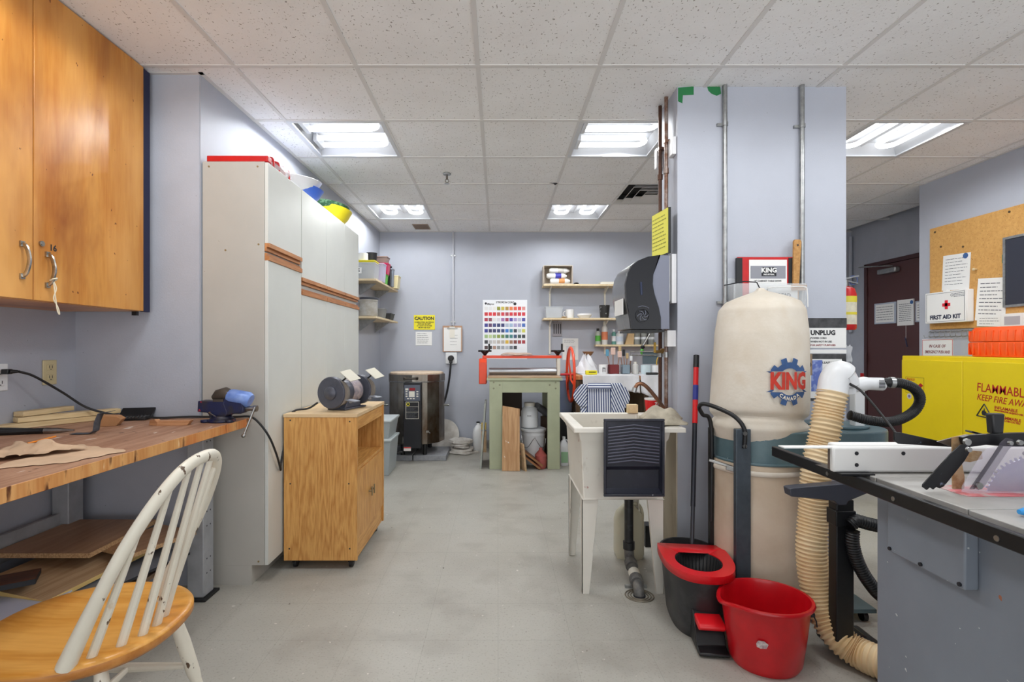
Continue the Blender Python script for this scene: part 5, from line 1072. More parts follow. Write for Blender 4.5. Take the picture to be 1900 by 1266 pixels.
# ---- pillar front
grn = M('green_paint_mark', (30, 120, 66), .6)
pil = bpy.data.objects['wall_column']
def mark(poly):
    o = MB().prism(poly, 2.7485, 2.7498).build('green_paint_patch', grn, pil, smooth=False); return o
def cw(px_, py_, Y=2.75): p = W(px_, py_, Y); return (p.x, p.z)
mark([cw(1258, 163), cw(1287, 160.5), cw(1287, 176), cw(1267, 177), cw(1266, 192), cw(1258, 188)])
mark([cw(1312, 161), cw(1336, 161), cw(1338, 174), cw(1330, 178), cw(1320, 174), cw(1314, 168)])
for k, (px_, zb, cl_, lb) in enumerate(((1345, .95, (2.41, 1.46), 'left steel conduit running down the front of the pillar'), (1488, 1.20, (2.40, 1.45), 'right steel conduit running down the front of the pillar'))):
    x = (px_ - VX) * 2.735 / F
    t = thing('steel_conduit', lb, 'conduit', (x, 2.735, zb), 0, 'conduits on the pillar front')
    MB().cyl((0, 0, 0), (0, 0, CZ - zb), .0125, seg=14).build('pipe', m_galv, t)
    for z in cl_:
        MB().cyl((0, 0, z - zb - .008), (0, 0, z - zb + .012), .0165, seg=14).box(-.04, 0, .0, .014, z - zb - .006, z - zb + .008).build('clamp', m_galv, t)
tag(MB().box(1.656, 1.668, 2.738, 2.749, 1.21, 1.27).build('black_tape', m_black), 'black tape strip on the pillar by the brown outlet', 'tape')
# manual holder
t = thing('acrylic_holder', 'clear acrylic document holder on the pillar behind the dust bag', 'holder', (1.42, 2.72, 1.26))
ac = M('clear_acrylic', (232, 236, 238), .08, alpha=.28, spec=.9)
MB().box(-.19, .19, -.045, -.041, 0, .295).box(-.19, -.186, -.045, .026, 0, .295).box(.186, .19, -.045, .026, 0, .295).box(-.19, .19, .022, .026, 0, .33).box(-.19, .19, -.045, .026, 0, .004).build('shell', ac, t)
t = thing('saw_manual', 'red-edged table saw manual standing in the acrylic holder', 'manual', (1.415, 2.718, 1.30), 0)
MB().box(-.145, .15, 0, .012, 0, .40).build('red_folder', m_red, t, bevel=.002); MB().box(-.15, -.12, -.003, .014, .0, .395).build('spine', m_black, t); MB().box(.125, .15, -.003, .014, .2, .395).build('spine', m_black, t)
MB().box(-.085, .115, -.004, -.002, 0, .385).build('cover_sheet', m_white, t)
MB().box(-.078, .108, -.005, -.004, .285, .352).build('grey_band', M('band_grey', (140, 142, 150), .6), t); MB().box(-.02, .058, -.0062, -.005, .298, .345).build('name_plate', m_dark, t)
text('KING', .034, m_white, t, (.019, -.0068, .328), bold=.0012, sx=1.0); text('INDUSTRIAL', .0105, m_white, t, (.019, -.0068, .306), bold=.0003)
text('10" CABINET TABLE SAWS', .0125, m_dark, t, (.012, -.005, .272), bold=.0002)
b = MB(); b.tube(arc((-.035, -.005, .20), .022, 0, 180, 10) + [(-.057, -.005, .15)], .003, 6).tube([(-.013, -.005, .20), (-.013, -.005, .15)], .003, 6).tube([(.01, -.005, .23), (.005, -.005, .15)], .003, 6); lines(b, .035, .11, .19, .245, 4, -.0045, .004, 5); b.build('cover_drawing', m_dark, t)
t = thing('saw_notice', 'white sheet with bold black words in the acrylic holder', 'paper', (1.49, 2.702, 1.27))
MB().box(-.06, .09, 0, .002, 0, .28).build('sheet', m_white, t); text('READ', .026, m_dark, t, (.02, -.0015, .225), bold=.001); text('SAW', .026, m_dark, t, (.035, -.0015, .195), bold=.001)
t = thing('push_stick', 'tan wooden push stick with hole in the acrylic holder', 'push stick', (1.575, 2.703, 1.27))
MB().prism([(-.02, 0), (.0, 0), (.026, .51), (.02, .52), (-.008, .52), (-.014, .51)], 0, .014).box(-.03, .05, -.008, .0, .25, .28).build('stick', M('osb_tan', (196, 150, 92), .8, c2=(160, 112, 60), vs=60), t, bevel=.002); MB().cyl((.006, -.001, .49), (.006, .0005, .49), .005, seg=12).build('hole', m_dark, t)
tag(MB().tube(smooth_path([(0, 0, 0), (.09, 0, .004), (.19, 0, .004), (.205, 0, -.02), (.208, 0, -.10)], 5), .0028, 6).build('wire_hanger', m_white, loc=(1.395, 2.652, 1.53)), 'thin white wire running from the bag tie to the holder edge', 'wire')
# signs right part of the pillar
t = thing('unplug_sign', 'white UNPLUG sign with black top band on the pillar front', 'sign', (1.752, 2.749, 1.29))
MB().box(-.112, .114, -.003, 0, -.072, .035).build('panel', m_white, t); MB().box(-.116, .116, -.004, 0, .035, .088).build('black_band', M('faded_black', (44, 45, 48), .7, c2=(84, 84, 86), vs=18), t)
text('UNPLUG', .034, m_dark, t, (-.078, -.0035, .008), bold=.0014, align='LEFT')
for k, (s, m) in enumerate((('POWER CORD', m_dark), ('WHEN NOT IN USE', m_dark), ('FOR SAFETY PURPOSES', M('faded_red_ink', (150, 80, 84), .8)))): text(s, .013, m, t, (-.078, -.0035, -.02 - k * .019), align='LEFT', bold=.0003)
tag(MB().box(-.112, .114, -.004, 0, 0, .02).build('white_strip', m_white, loc=(1.752, 2.749, 1.188)), 'narrow white strip between the two signs on the pillar', 'strip')
t = thing('electrical_sign', 'white sign with blue picture and black border below the UNPLUG sign', 'sign', (1.772, 2.749, 1.06))
MB().box(-.10, .094, -.002, 0, -.125, .125).build('black_border', M('faded_black', (44, 45, 48), .7), t); MB().box(-.098, .07, -.0035, -.002, -.112, .098).build('sheet', m_white, t)
MB().box(-.094, -.035, -.0045, -.0035, -.075, .092).build('blue_picture', M('print_blue', (92, 112, 184), .6, c2=(140, 156, 206), vs=26, thr=(.5, .56)), t)
for k, s in enumerate(('PLEASE UNPLUG', 'ELECTRICAL', 'WALL CORD', 'BEFORE')): text(s, .0165, m_dark, t, (.018, -.004, .078 - k * .034), bold=.0002)
t = outlet('pillar_outlet', 'brown metal single outlet plate on the pillar beside the dust bag', (1.655, 2.749, 1.128), '-Y', M('bronze_plate', (150, 128, 104), .45, .3), .056, .115)
MB().lathe([(.018, 0), (.018, .004)], (0, -.0095, 0), 20, rot=(R(90), 0, 0)).build('socket_face', m_dark, t)
tag(MB().grid(lambda u, v: (1.872 + .03 * u + .004 * math.sin(9 * v), 2.765 - .01 * u, 1.14 + .09 * v + .006 * math.sin(12 * u)), 6, 8).build('torn_tape', M('grey_tape', (176, 178, 182), .5), solid=.001, fix=False), 'torn grey tape hanging off the right edge of the pillar', 'tape')
# ---- fire extinguisher
t = thing('fire_extinguisher', 'red fire extinguisher with label and hose on the right side of the pillar', 'fire extinguisher', (1.985, 2.93, 1.32))
MB().lathe([(.048, 0), (.055, .01), (.055, .20), (.045, .235), (.02, .25)], seg=26).build('cylinder', m_red, t)
MB().lathe([(.0556, .03), (.0556, .19)], seg=26, cap0=False, cap1=False).build('label', M('ext_label', (222, 216, 190), .5, c2=(190, 186, 170), vs=30), t)
MB().lathe([(.056, .155), (.056, .19)], seg=26, cap0=False, cap1=False).lathe([(.0562, .085), (.0562, .10)], seg=26, cap0=False, cap1=False).build('label_band', M('ext_yellow', (214, 200, 60), .5), t)
MB().cyl((0, 0, .25), (0, 0, .285), .014, seg=12).cbox((.03, 0, .30), (.09, .016, .008), (0, R(-12), 0)).cbox((.03, 0, .275), (.08, .016, .006), (0, R(14), 0)).build('valve_handle', m_steel, t)
MB().tube(arc((.045, 0, .285), .025, -150, 150, 12, 'XZ'), .003, 6).build('pin_ring', M('blue_ring', (60, 80, 130), .4), t)
MB().tube(smooth_path([(-.01, -.0, .28), (-.04, -.03, .27), (-.055, -.045, .18), (-.045, -.05, .05)], 6), .009, 8).build('hose', m_black, t)
MB().box(-.117, -.055, -.02, .02, .10, .26).build('wall_bracket', m_galv, t)
# ---- dust collector
teal = M('teal_machine_paint', (82, 106, 114), .4, .1, c2=(104, 126, 130), vs=7, thr=(.4, .8)); add_layer(teal, (180, 186, 184), 40, (.72, .75), (1, 1, 1), 3, 4)
canvas = M('canvas_cloth', (218, 211, 199), .95, c2=(204, 192, 174), vs=4, thr=(.4, .75), bump=.25, bs=60)
add_layer(canvas, (196, 174, 144), 3, (.62, .8), (1, 1, 1), 6, 7)
canvas2 = M('dusty_lower_bag', (212, 198, 178), .8, c2=(188, 168, 144), vs=3, thr=(.35, .7), bump=.15, bs=30)
DX, DY = 1.232, 2.42
t = thing('dust_collector', 'teal dust collector with canvas bag above and dusty bag below, before the pillar', 'dust collector', (DX, DY, 0))
ol = [(.2 * math.cos(R(a_)), .2 * math.sin(R(a_))) for a_ in range(90, 271, 10)] + [(.36 + .2 * math.cos(R(a_)), .2 * math.sin(R(a_))) for a_ in range(-90, 91, 10)]
MB().prism(ol, .70, .85, 'Z').build('drum_housing', teal, t, bevel=.006)
MB().prism([(x * 1.02 - .004, y * 1.03) for x, y in ol], .70, .712, 'Z').build('rolled_edge', teal, t, bevel=.003)
MB().lathe([(.13, .85), (.135, .855), (.135, .862), (.05, .868)], (.36, 0, 0), 32).build('inlet_lid', teal, t)
MB().box(-.17, .44, -.16, .16, .045, .065).build('base_plate', teal, t, bevel=.004)
for (x, y) in ((-.15, -.13), (.40, -.13), (-.15, .13), (.40, .13)): MB().cyl((x - .01, y, .022), (x + .01, y, .022), .022, seg=16).build('castor', m_black, t)
MB().box(.24, .30, .05, .08, .065, .70).build('post', teal, t)
MB().lathe([(.17, .12), (.198, .14), (.202, .4), (.198, .62), (.202, .68), (.2, .70)], (-.012, 0, 0), 40, sx=1).build('lower_bag', canvas2, t)
MB().lathe([(.204, .655), (.207, .66), (.207, .672), (.204, .677)], (-.012, 0, 0), 40, cap0=False, cap1=False).build('bag_band', canvas, t)
BP = [(.80, .196, -.002), (.825, .203, -.004), (.86, .212, -.006), (.885, .204, -.008), (.91, .210, -.006), (.97, .211, -.003), (1.131, .205, .003), (1.291, .199, .008), (1.396, .186, .014), (1.436, .158, .018), (1.458, .11, .018), (1.476, .055, .014), (1.487, .02, .008), (1.50, .012, .006)]
def bag_rc(z):
    for (z0, r0, c0), (z1, r1, c1) in zip(BP[:-1], BP[1:]):
        if z <= z1: s = (z - z0) / (z1 - z0); return r0 + (r1 - r0) * s, c0 + (c1 - c0) * s
    return BP[-1][1], BP[-1][2]
def bagfn(u, v):
    z = .80 + .70 * v; r_, c_ = bag_rc(z); a_ = 2 * PI * u
    w = .006 * math.sin(3 * a_ + 5 * z) * math.exp(-((z - 1.43) / .10) ** 2) + .003 * math.sin(9 * a_ + 20 * z) * math.exp(-((z - 1.45) / .05) ** 2)
    fold = .016 * math.exp(-((z - (.885 - .03 * math.cos(a_ - 1.2))) / .016) ** 2)
    r_ += w - fold + .004 * math.sin(2 * a_ + 1)
    return (c_ + r_ * math.cos(a_), r_ * math.sin(a_), z)
bago = MB().grid(bagfn, 72, 90).build('upper_bag', canvas, t, fix=False)
MB().tube([(.006, -.004, 1.49), (.0, .02, 1.53), (-.02, .10, 1.545), (-.03, .30, 1.55)], .003, 6).build('hanging_hook', m_dark, t)
def wrap(o, s0, z0, th0=R(6), off=.005):
    bm = bmesh.new(); bm.from_mesh(o.data); bmesh.ops.triangulate(bm, faces=bm.faces[:])
    for _ in range(2):
        es = [e for e in bm.edges if e.calc_length() > .012]
        if es: bmesh.ops.subdivide_edges(bm, edges=es, cuts=2, use_grid_fill=False); bmesh.ops.triangulate(bm, faces=[f for f in bm.faces if len(f.verts) > 3])
    for v in bm.verts:
        s = (s0 + v.co.x) * .88; z = z0 + v.co.y; r_, c_ = bag_rc(z); r_ += off + .004; th = th0 + s / r_
        v.co = Vector((c_ + r_ * math.sin(th), -r_ * math.cos(th), z))
    bm.to_mesh(o.data); bm.free(); o.location = (0, 0, 0); o.rotation_euler = (0, 0, 0); o.scale = (1, 1, 1)
lblue = M('faded_logo_blue', (62, 92, 140), .95, var=.15, vs=30); lred = M('faded_logo_red', (200, 62, 48), .95, var=.12, vs=30)
GZ = 1.072
for top in (1, -1):
    def gear(u, v, top=top):
        a_ = R(22 + 136 * u); tooth = (math.cos(a_ * 10) > 0); ro = .104 if tooth else .084; ri = max(.058, .045 / math.sin(a_))
        r_ = ri + (ro - ri) * v; return (r_ * math.cos(a_), top * r_ * math.sin(a_), 0)
    o = MB().grid(gear, 68, 3).build('logo_gear', lblue, bago, smooth=False, fix=False); wrap(o, 0, GZ)
def wtext(s, size, m, s0, z0, roll=0, bold=0, sx=1, off=.006):
    o = text(s, size, m, bago, (0, 0, 0), '+Z', bold=bold, ext=0)
    c_, s_ = math.cos(roll), math.sin(roll)
    for v in o.data.vertices: x, y = v.co.x * sx, v.co.y; v.co = Vector((x * c_ - y * s_, x * s_ + y * c_, 0))
    wrap(o, s0, z0, off=off); return o
wtext('KING', .098, lred, .003, GZ, bold=.0045, sx=.82)
for k, ch in enumerate('CANADA'):
    a_ = R(-90 + (k - 2.5) * 14.5); wtext(ch, .021, M('logo_white', (224, 216, 200), .95), .073 * math.cos(a_), GZ + .073 * math.sin(a_), a_ + PI / 2, .0009, off=.007)
# handle and frame of the collector
pm = M('slate_steel', (84, 94, 104), .45, .4, var=.15, vs=20)
MB().box(-.190, -.125, -.178, -.150, .08, .862).build('side_post', pm, t, bevel=.003)
hb = MB().tube(smooth_path([(-.225, .0, .40), (-.225, -.0, .84), (-.27, -.01, .905), (-.29, -.02, .94), (-.285, -.06, .96), (-.25, -.12, .95), (-.19, -.165, .915), (-.155, -.181, .86), (-.157, -.183, .78)], 7), .0095, 12).build('push_handle', m_black, t)
MB().box(-.232, -.214, -.004, .02, .16, .84).build('side_bar', m_black, t)
for z in (.845, .79): MB().cyl((-.157, -.18, z), (-.157, -.192, z), .009, seg=10).build('bolt', m_steel, t)
MB().cbox((-.225, -.10, .695), (.10, .012, .012), (0, R(14), R(-20))).cbox((-.175, -.13, .675), (.07, .010, .022), (0, R(10), R(-30))).build('clamp_latch', m_steel, t, bevel=.002)
lp = MB().box(.115, .215, -.2045, -.201, .735, .815).build('maker_label', M('label_blue', (36, 64, 150), .4), t)
MB().lathe([(.010, 0), (.013, 0), (.013, .001), (.010, .001)], (.133, -.205, .785), 20, rot=(R(90), 0, 0), cap0=False, cap1=False).build('emblem', m_white, lp); text('KING CANADA', .014, m_white, lp, (.178, -.2055, .785), bold=.0002, sx=.72)
# white port on the collector, hose fitting
wp = M('white_pvc', (226, 228, 230), .35)
MB().box(.385, .43, -.10, -.06, .862, 1.06).build('white_port', wp, t, bevel=.004)
# ---- cream hose
hosem = M('cream_hose', (224, 192, 142), .5, c2=(236, 216, 180), vs=5)
hc = [(1549, 706, 2.13), (1544, 732, 2.12), (1537, 763, 2.12), (1532, 794, 2.11), (1526, 825, 2.11), (1516, 868, 2.10), (1510, 956, 2.10), (1506, 1010, 2.09), (1509, 1062, 2.08), (1518, 1108, 2.06), (1534, 1150, 2.03), (1558, 1185, 1.99), (1590, 1210, 1.95), (1632, 1230, 1.885), (1690, 1250, 1.82), (1750, 1270, 1.76)]
hp3 = [W(*p) for p in hc]; 
for q_ in hp3[-5:]: q_.z = max(q_.z, .062)
hp3[-1].z = hp3[-2].z = .062
base = Vector(hp3[0]); path = smooth_path([p - base for p in hp3], 30)
# resample
def resample(path, step):
    out = [path[0]]; acc = 0
    for a_, b_ in zip(path[:-1], path[1:]):
        d = (b_ - a_).length; 
        while acc + d >= step:
            s = (step - acc) / d; a_ = a_ + (b_ - a_) * s; out.append(a_.copy()); d = (b_ - a_).length; acc = 0
            if d < 1e-9: break
        acc += d
    return out
rp_ = resample(path, .0038)
t = thing('dust_hose', 'wide cream ribbed hose hanging from the white port and curling along the floor', 'hose', base)
MB().tube(rp_[14:], [(.0585 if (i % 4) in (0, 1) else .0515) for i in range(len(rp_) - 14)], 24).build('ribbed_hose', hosem, t, ang=60)
MB().tube(smooth_path([(.055, .0, -.055), (.045, 0, .0), (.02, 0, .028), (-.002, 0, .0), (path[30].x, path[30].y, path[30].z)], 5), [.03] * 3 + [.045] * 5 + [.056] * 13, 20).build('elbow_hood', wp, t)
t = thing('white_nozzle', 'white plastic pipe with barcode joining the black hose to the cream hose', 'pipe', W(1577, 714, 2.13))
MB().tube([(.0, 0, .0), (.02, 0, -.004), (.06, 0, .004), (.075, 0, .004), (.135, 0, .002)], [.022, .028, .030, .026, .027], 18).build('pipe', wp, t)
b = MB()
for k in range(6): b.box(.102, .126, -.0285, -.0265, .018 - .006 * k, .021 - .006 * k)
b.build('barcode', m_dark, t)
t = thing('black_vacuum_hose', 'black ribbed hose looping in front of the yellow cabinet', 'hose', W(1637, 712, 2.13))
bp_ = [(1637, 711), (1650, 710), (1675, 712), (1697, 722), (1707, 740), (1699, 760), (1678, 775), (1650, 783), (1612, 780), (1575, 770)]
b0 = W(1637, 712, 2.13)
rp2 = resample(smooth_path([W(a_, c_, 2.13 - .02 * math.sin(k)) - b0 for k, (a_, c_) in enumerate(bp_)], 20), .0028)
MB().tube(rp2, [(.0205 if (i % 3) == 0 else .0185) for i in range(len(rp2))], 16).build('ribbed_hose', m_black, t, ang=60)
MB().cyl(rp2[9], rp2[15], .0225, seg=18).build('hose_clamp', m_galv, t)
p0 = W(1576, 712, 2.09)
t = thing('thin_black_cord', 'thin black cord running down from the hose fitting to behind the saw fence', 'cord', p0)
MB().tube(smooth_path([W(a_, c_, y) - p0 for a_, c_, y in ((1576, 712, 2.09), (1600, 728, 2.05), (1640, 775, 1.98), (1670, 815, 1.9), (1690, 845, 1.8), (1700, 870, 1.7))], 6), .005, 8).build('cable', cordm, t)
# ---- buckets
redb = M('bucket_red', (206, 14, 28), .3, var=.12, vs=8, coat=.2)
t = thing('red_bucket', 'red oval plastic bucket with pouring lip on the floor before the dust hose', 'bucket', (1.037, 1.99, 0), R(-8))
def bring(r_, z, s=1.0, lip=0):
    out = []
    for k in range(48):
        a_ = 2 * PI * k / 48; l_ = math.exp(-((((math.degrees(a_) - 180 + 180) % 360) - 180) / 26) ** 2)
        out.append((r_ * math.cos(a_) * (1 + .03 * l_ * lip), r_ * .90 * math.sin(a_), z - .022 * l_ * lip + .0 * s))
    return out
rows = [bring(.118, 0), bring(.130, .02), bring(.145, .13), bring(.156, .235, lip=.6), bring(.158, .243, lip=1), bring(.170, .245, lip=1), bring(.172, .252, lip=1), bring(.168, .258, lip=1), bring(.158, .258, lip=1), bring(.153, .24, lip=.6), bring(.141, .13), bring(.126, .025), bring(.10, .012)]
vs = [p for r_ in rows for p in r_]; n = 48
fs = [tuple(reversed(range(n)))] + [(i * n + k, i * n + (k + 1) % n, (i + 1) * n + (k + 1) % n, (i + 1) * n + k) for i in range(len(rows) - 1) for k in range(n)] + [tuple((len(rows) - 1) * n + k for k in range(n))]
# the lip of local -X is turned towards the left back
MB()._add([(-x if False else x, y, z) for x, y, z in vs], fs).build('shell', redb, t, ang=50)
MB().prism([(-.018, -.012), (-.006, -.016), (.014, -.012), (.02, .004), (.006, .014), (-.014, .012), (-.02, .0)], 0, .002, 'Z').build('torn_sticker', M('torn_sticker', (222, 214, 210), .7, c2=(150, 110, 120), vs=60), t, loc=(-.055, -.128, .135), rot=(R(96), 0, R(-16)))
MB().cyl((.158, -.01, .20), (.172, -.01, .20), .01, seg=10).tube([(.168, -.01, .20), (.176, -.02, .18), (.172, -.035, .165)], .0025, 6).build('bail_pivot', m_dark, t)
blk = M('mop_bucket_black', (40, 41, 44), .4, c2=(78, 78, 80), vs=10, thr=(.52, .85))
t = thing('mop_bucket', 'black oval spin mop bucket with red ring and foot pedal beside the sink', 'mop bucket', (.885, 2.315, 0), R(-97))
def mring(a_x, b_y, z, p_=.8, cx=0): return [(cx + a_x * math.copysign(abs(math.cos(2 * PI * k / 56)) ** p_, math.cos(2 * PI * k / 56)), b_y * math.copysign(abs(math.sin(2 * PI * k / 56)) ** p_, math.sin(2 * PI * k / 56)), z) for k in range(56)]
def loft(rows, cap0=True, cap1=True):
    n = len(rows[0]); vs = [p for r_ in rows for p in r_]
    fs = [(i * n + k, i * n + (k + 1) % n, (i + 1) * n + (k + 1) % n, (i + 1) * n + k) for i in range(len(rows) - 1) for k in range(n)]
    if cap0: fs.append(tuple(reversed(range(n))))
    if cap1: fs.append(tuple((len(rows) - 1) * n + k for k in range(n)))
    return MB()._add(vs, fs)
loft([mring(.18, .105, 0), mring(.19, .112, .02), mring(.225, .13, .22), mring(.235, .138, .26), mring(.24, .142, .275), mring(.232, .135, .275), mring(.222, .126, .22), mring(.185, .105, .03), mring(.17, .09, .02)]).build('tub', blk, t, ang=50)
def rr_(x0, z, rx, ry, inner): return [(x0 + rx * math.cos(2 * PI * k / 40), ry * math.sin(2 * PI * k / 40), z) for k in range(40)]
rows = [mring(.243, .145, .268), mring(.243, .145, .288), mring(.225, .13, .292)]
# red collar: rim strip over the near half plus the basket ring
def half(ro, ri, z0, z1):
    pts_o = [p for p in mring(ro[0], ro[1], 0) if p[0] > -.055]; 
    return pts_o
col = MB(); o1 = mring(.247, .148, 0); K = [k for k in range(56) if o1[k][0] > -.12]
seq = [k for k in range(-28, 28) if mring(.247, .148, 0)[k % 56][0] > -.12]
A1 = [mring(.247, .148, .262)[k % 56] for k in seq]; A2 = [mring(.247, .148, .292)[k % 56] for k in seq]
cxr = .075
inn = []
for p in A2:
    a_ = math.atan2(p[1] / .10, (p[0] - cxr) / .115); inn.append((cxr + .115 * math.cos(a_), .098 * math.sin(a_), .288))
n = len(seq); inn2 = [(x, y, .262) for x, y, _ in inn]
vs = A1 + A2 + inn + inn2; fs = []
for j in range(3):
    for k in range(n - 1): fs.append((j * n + k, j * n + k + 1, (j + 1) * n + k + 1, (j + 1) * n + k))
fs.append(tuple([n] + [2 * n] + [2 * n + n - 1] + [2 * n - 1]))
col._add(vs, fs).build('red_collar', M('collar_red', (226, 22, 34), .35, coat=.2), t, ang=50, solid=.003, fix=False)
loft([rr_(cxr, .286, .112, .095, 0), rr_(cxr, .17, .095, .08, 0)], False, True).build('wringer_basket', M('basket_black', (30, 31, 33), .5), t, solid=.002)
b = MB()
for k in range(36):
    a_ = 2 * PI * k / 36; b.tube([(cxr + .109 * math.cos(a_), .092 * math.sin(a_), .283), (cxr + .094 * math.cos(a_), .079 * math.sin(a_), .18)], .0022, 5)
b.build('basket_ribs', blk, t)
pe = MB().prism([(.17, .008), (.315, .008), (.315, .02), (.27, .028), (.21, .13), (.17, .15)], -.058, .058).build('pedal_base', m_black, t, bevel=.004)
MB().prism([(.18, .105), (.20, .10), (.275, .09), (.288, .098), (.288, .112), (.275, .12), (.20, .128)], -.052, .052).build('pedal', M('collar_red', (226, 22, 34), .35), pe, bevel=.006)
MB().cyl((.20, 0, .09), (.19, 0, .15), .01, seg=10).build('pedal_stem', m_galv, pe)
t = thing('mop', 'red and black mop pole standing in the black mop bucket', 'mop', (.893, 2.375, .035))
dr = Vector((1.045 - .893, 2.70 - 2.375, 1.178 - .035)); 
def seg_(a_, b_, r_, name, m): return MB().cyl(dr * a_, dr * b_, r_, seg=16).build(name, m, t)
seg_(0, .42, .0095, 'lower_tube', M('charcoal_tube', (60, 62, 68), .35, .3)); seg_(.36, .71, .0115, 'middle_tube', M('charcoal_tube2', (50, 52, 60), .35, .3)); seg_(.70, .955, .0132, 'upper_tube', M('pole_red', (206, 24, 30), .3))
seg_(.80, .865, .0137, 'label_sleeve', M('pole_blue', (30, 44, 130), .4)); seg_(.945, 1.0, .0145, 'end_grip', m_black)
MB().lathe([(.05, 0), (.06, .03), (.03, .07), (.012, .08)], seg=20).build('mop_head', M('mop_fibre', (140, 140, 150), .95), t)
# ---- table saw
sg = M('saw_grey_paint', (136, 144, 155), .45, .1, var=.08, vs=3); add_layer(sg, (214, 216, 216), 60, (.74, .755), (1, 1, 1), 2, 5); add_layer(sg, (170, 108, 80), 24, (.77, .78), (1, 1, 1), 2, 9)
iron = M('cast_iron_top', (176, 174, 170), .45, .15, c2=(156, 154, 150), vs=7, thr=(.4, .7))
blackp = M('black_rail_paint', (24, 25, 28), .35, .2, var=.2, vs=20); add_layer(blackp, (120, 130, 150), 34, (.68, .74), (1, .25, 1), 4, 2)
t = thing('table_saw', 'grey cabinet table saw with black rail, white fence and clear blade guard', 'table saw', (1.45, 1.05, 0))
X0, Y0 = -1.45, -1.05
def bx(mb, x0, x1, y0, y1, z0, z1): return mb.box(x0 + X0, x1 + X0, y0 + Y0, y1 + Y0, z0, z1)
bx(MB(), 1.136, 1.78, .50, 1.537, .02, .815).build('cabinet', sg, t, bevel=.004)
bx(MB(), 1.15, 1.76, .52, 1.52, 0, .02).build('base', m_black, t)
pl_ = bx(MB(), 1.102, 1.136, 1.21, 1.452, .645, .81).build('motor_cover', sg, t, bevel=.004)
for (y, z) in ((1.44, .655), (1.335, .655), (1.222, .655), (1.225, .79)): MB().cyl((1.102 + X0, y + Y0, z), (1.0975 + X0, y + Y0, z), .005, seg=10).build('screw', m_dark, pl_)
for k, (y0, y1) in enumerate(((.55, .872), (.876, 1.138), (1.142, 1.415), (1.419, 1.56))): bx(MB(), 1.045, 1.95, y0, y1, .822, .86).build('table_section', iron, t, bevel=.002)
r1 = bx(MB(), 1.003, 1.020, .30, 1.88, .822, .858); bx(r1, 1.020, 1.038, .30, 1.88, .822, .847).build('front_rail', blackp, t, bevel=.003)
for y in (1.56, 1.30, 1.03, .8): MB().cyl((1.003 + X0, y + Y0, .836), (1.0012 + X0, y + Y0, .836), .006, seg=14).build('slot_bolt', m_steel, t)
hd = M('hdpe_white', (228, 228, 226), .45)
fb = bx(MB(), .985, 1.92, 1.485, 1.535, .866, .938).build('fence_beam', hd, t, bevel=.006)
bx(MB(), .955, 1.92, 1.461, 1.479, .864, .936).build('fence_face', hd, t, bevel=.006)
bx(MB(), .82, 1.0, 1.468, 1.50, .9305, .9335).build('fence_strip', hd, t)
bx(MB(), .965, .985, 1.48, 1.50, .866, .93).build('fence_spacer', M('spacer_brown', (96, 84, 76), .6), t)
for (x, z) in ((1.022, .918), (1.022, .885), (1.155, .918), (1.5, .918)): MB().cyl((x + X0, 1.461 + Y0, z), (x + X0, 1.4595 + Y0, z), .0055, seg=14).build('fence_screw', m_dark, t)
bx(MB(), .965, 1.06, 1.44, 1.56, .8585, .864).build('fence_shoe', blackp, t)
bx(MB(), 1.13, 1.60, 1.235, 1.335, .8602, .8615).build('throat_plate', M('worn_red_insert', (214, 120, 124), .6, c2=(196, 180, 178), vs=22, thr=(.45, .6)), t)
BC = Vector((1.335 + X0, 1.28 + Y0, .825)); b = MB(); nt_ = 60; pg = []
for k in range(nt_):
    a0 = 2 * PI * k / nt_
    for (da, r_) in ((0, .119), (.25, .127), (.5, .127), (.55, .119)): a_ = a0 + da * 2 * PI / nt_; pg.append((BC.x + r_ * math.cos(a_), BC.z + r_ * math.sin(a_)))
b.prism(pg, BC.y - .0012, BC.y + .0012).build('blade', M('blade_steel', (150, 148, 190), .3, .8, c2=(176, 176, 200), vs=14), t, smooth=False)
b = MB().lathe([(.03, -.004), (.03, .004)], BC, 24, rot=(R(90), 0, 0)).build('arbor_washer', m_steel, t)
def gp(px_, py_, Y): p = W(px_, py_, Y); return (p.x + X0, p.z)
tanp = M('tan_splitter', (164, 130, 88), .6, c2=(196, 170, 132), vs=30, thr=(.45, .6))
def plate(name, pts, Y, th, m, bevel=.001, par=None): return MB().prism([gp(a_, b_, Y) for a_, b_ in pts], Y + Y0, Y + Y0 + th).build(name, m, par or t, bevel=bevel)
plate('splitter', [(1767, 812), (1795, 806), (1800, 815), (1784, 835), (1822, 838), (1823, 852), (1800, 858), (1784, 856), (1790, 885), (1789, 911), (1768, 911)], 1.30, .003, tanp, 0)
plate('pawl', [(1712, 904), (1713, 899), (1764, 843), (1783, 826), (1800, 824), (1802, 836), (1790, 856), (1752, 903), (1744, 907), (1738, 904), (1732, 909), (1726, 905), (1720, 910)], 1.275, .004, blackp)
plate('guard_arm', [(1786, 812), (1800, 808), (1880, 804), (2010, 802), (2010, 830), (1880, 830), (1830, 826), (1800, 830), (1790, 826)], 1.285, .012, blackp)
plate('rear_pawl', [(1660, 802), (1672, 803), (1768, 824), (1766, 830), (1668, 824), (1660, 818)], 1.34, .006, blackp)
plate('rear_pawl_bracket', [(1740, 820), (1770, 812), (1790, 808), (1790, 822), (1768, 830)], 1.32, .005, M('worn_bracket', (110, 102, 96), .5, .5), 0)
plate('guard_handle', [(1841, 768), (1866, 768), (1863, 806), (1844, 806)], 1.29, .02, m_black, .004)
plate('guard_tab', [(1803, 803), (1804, 800), (1828, 806), (1826, 809)], 1.33, .02, m_black)
cg = M('scratched_clear_guard', (214, 206, 220), .12, alpha=.28, spec=.8)
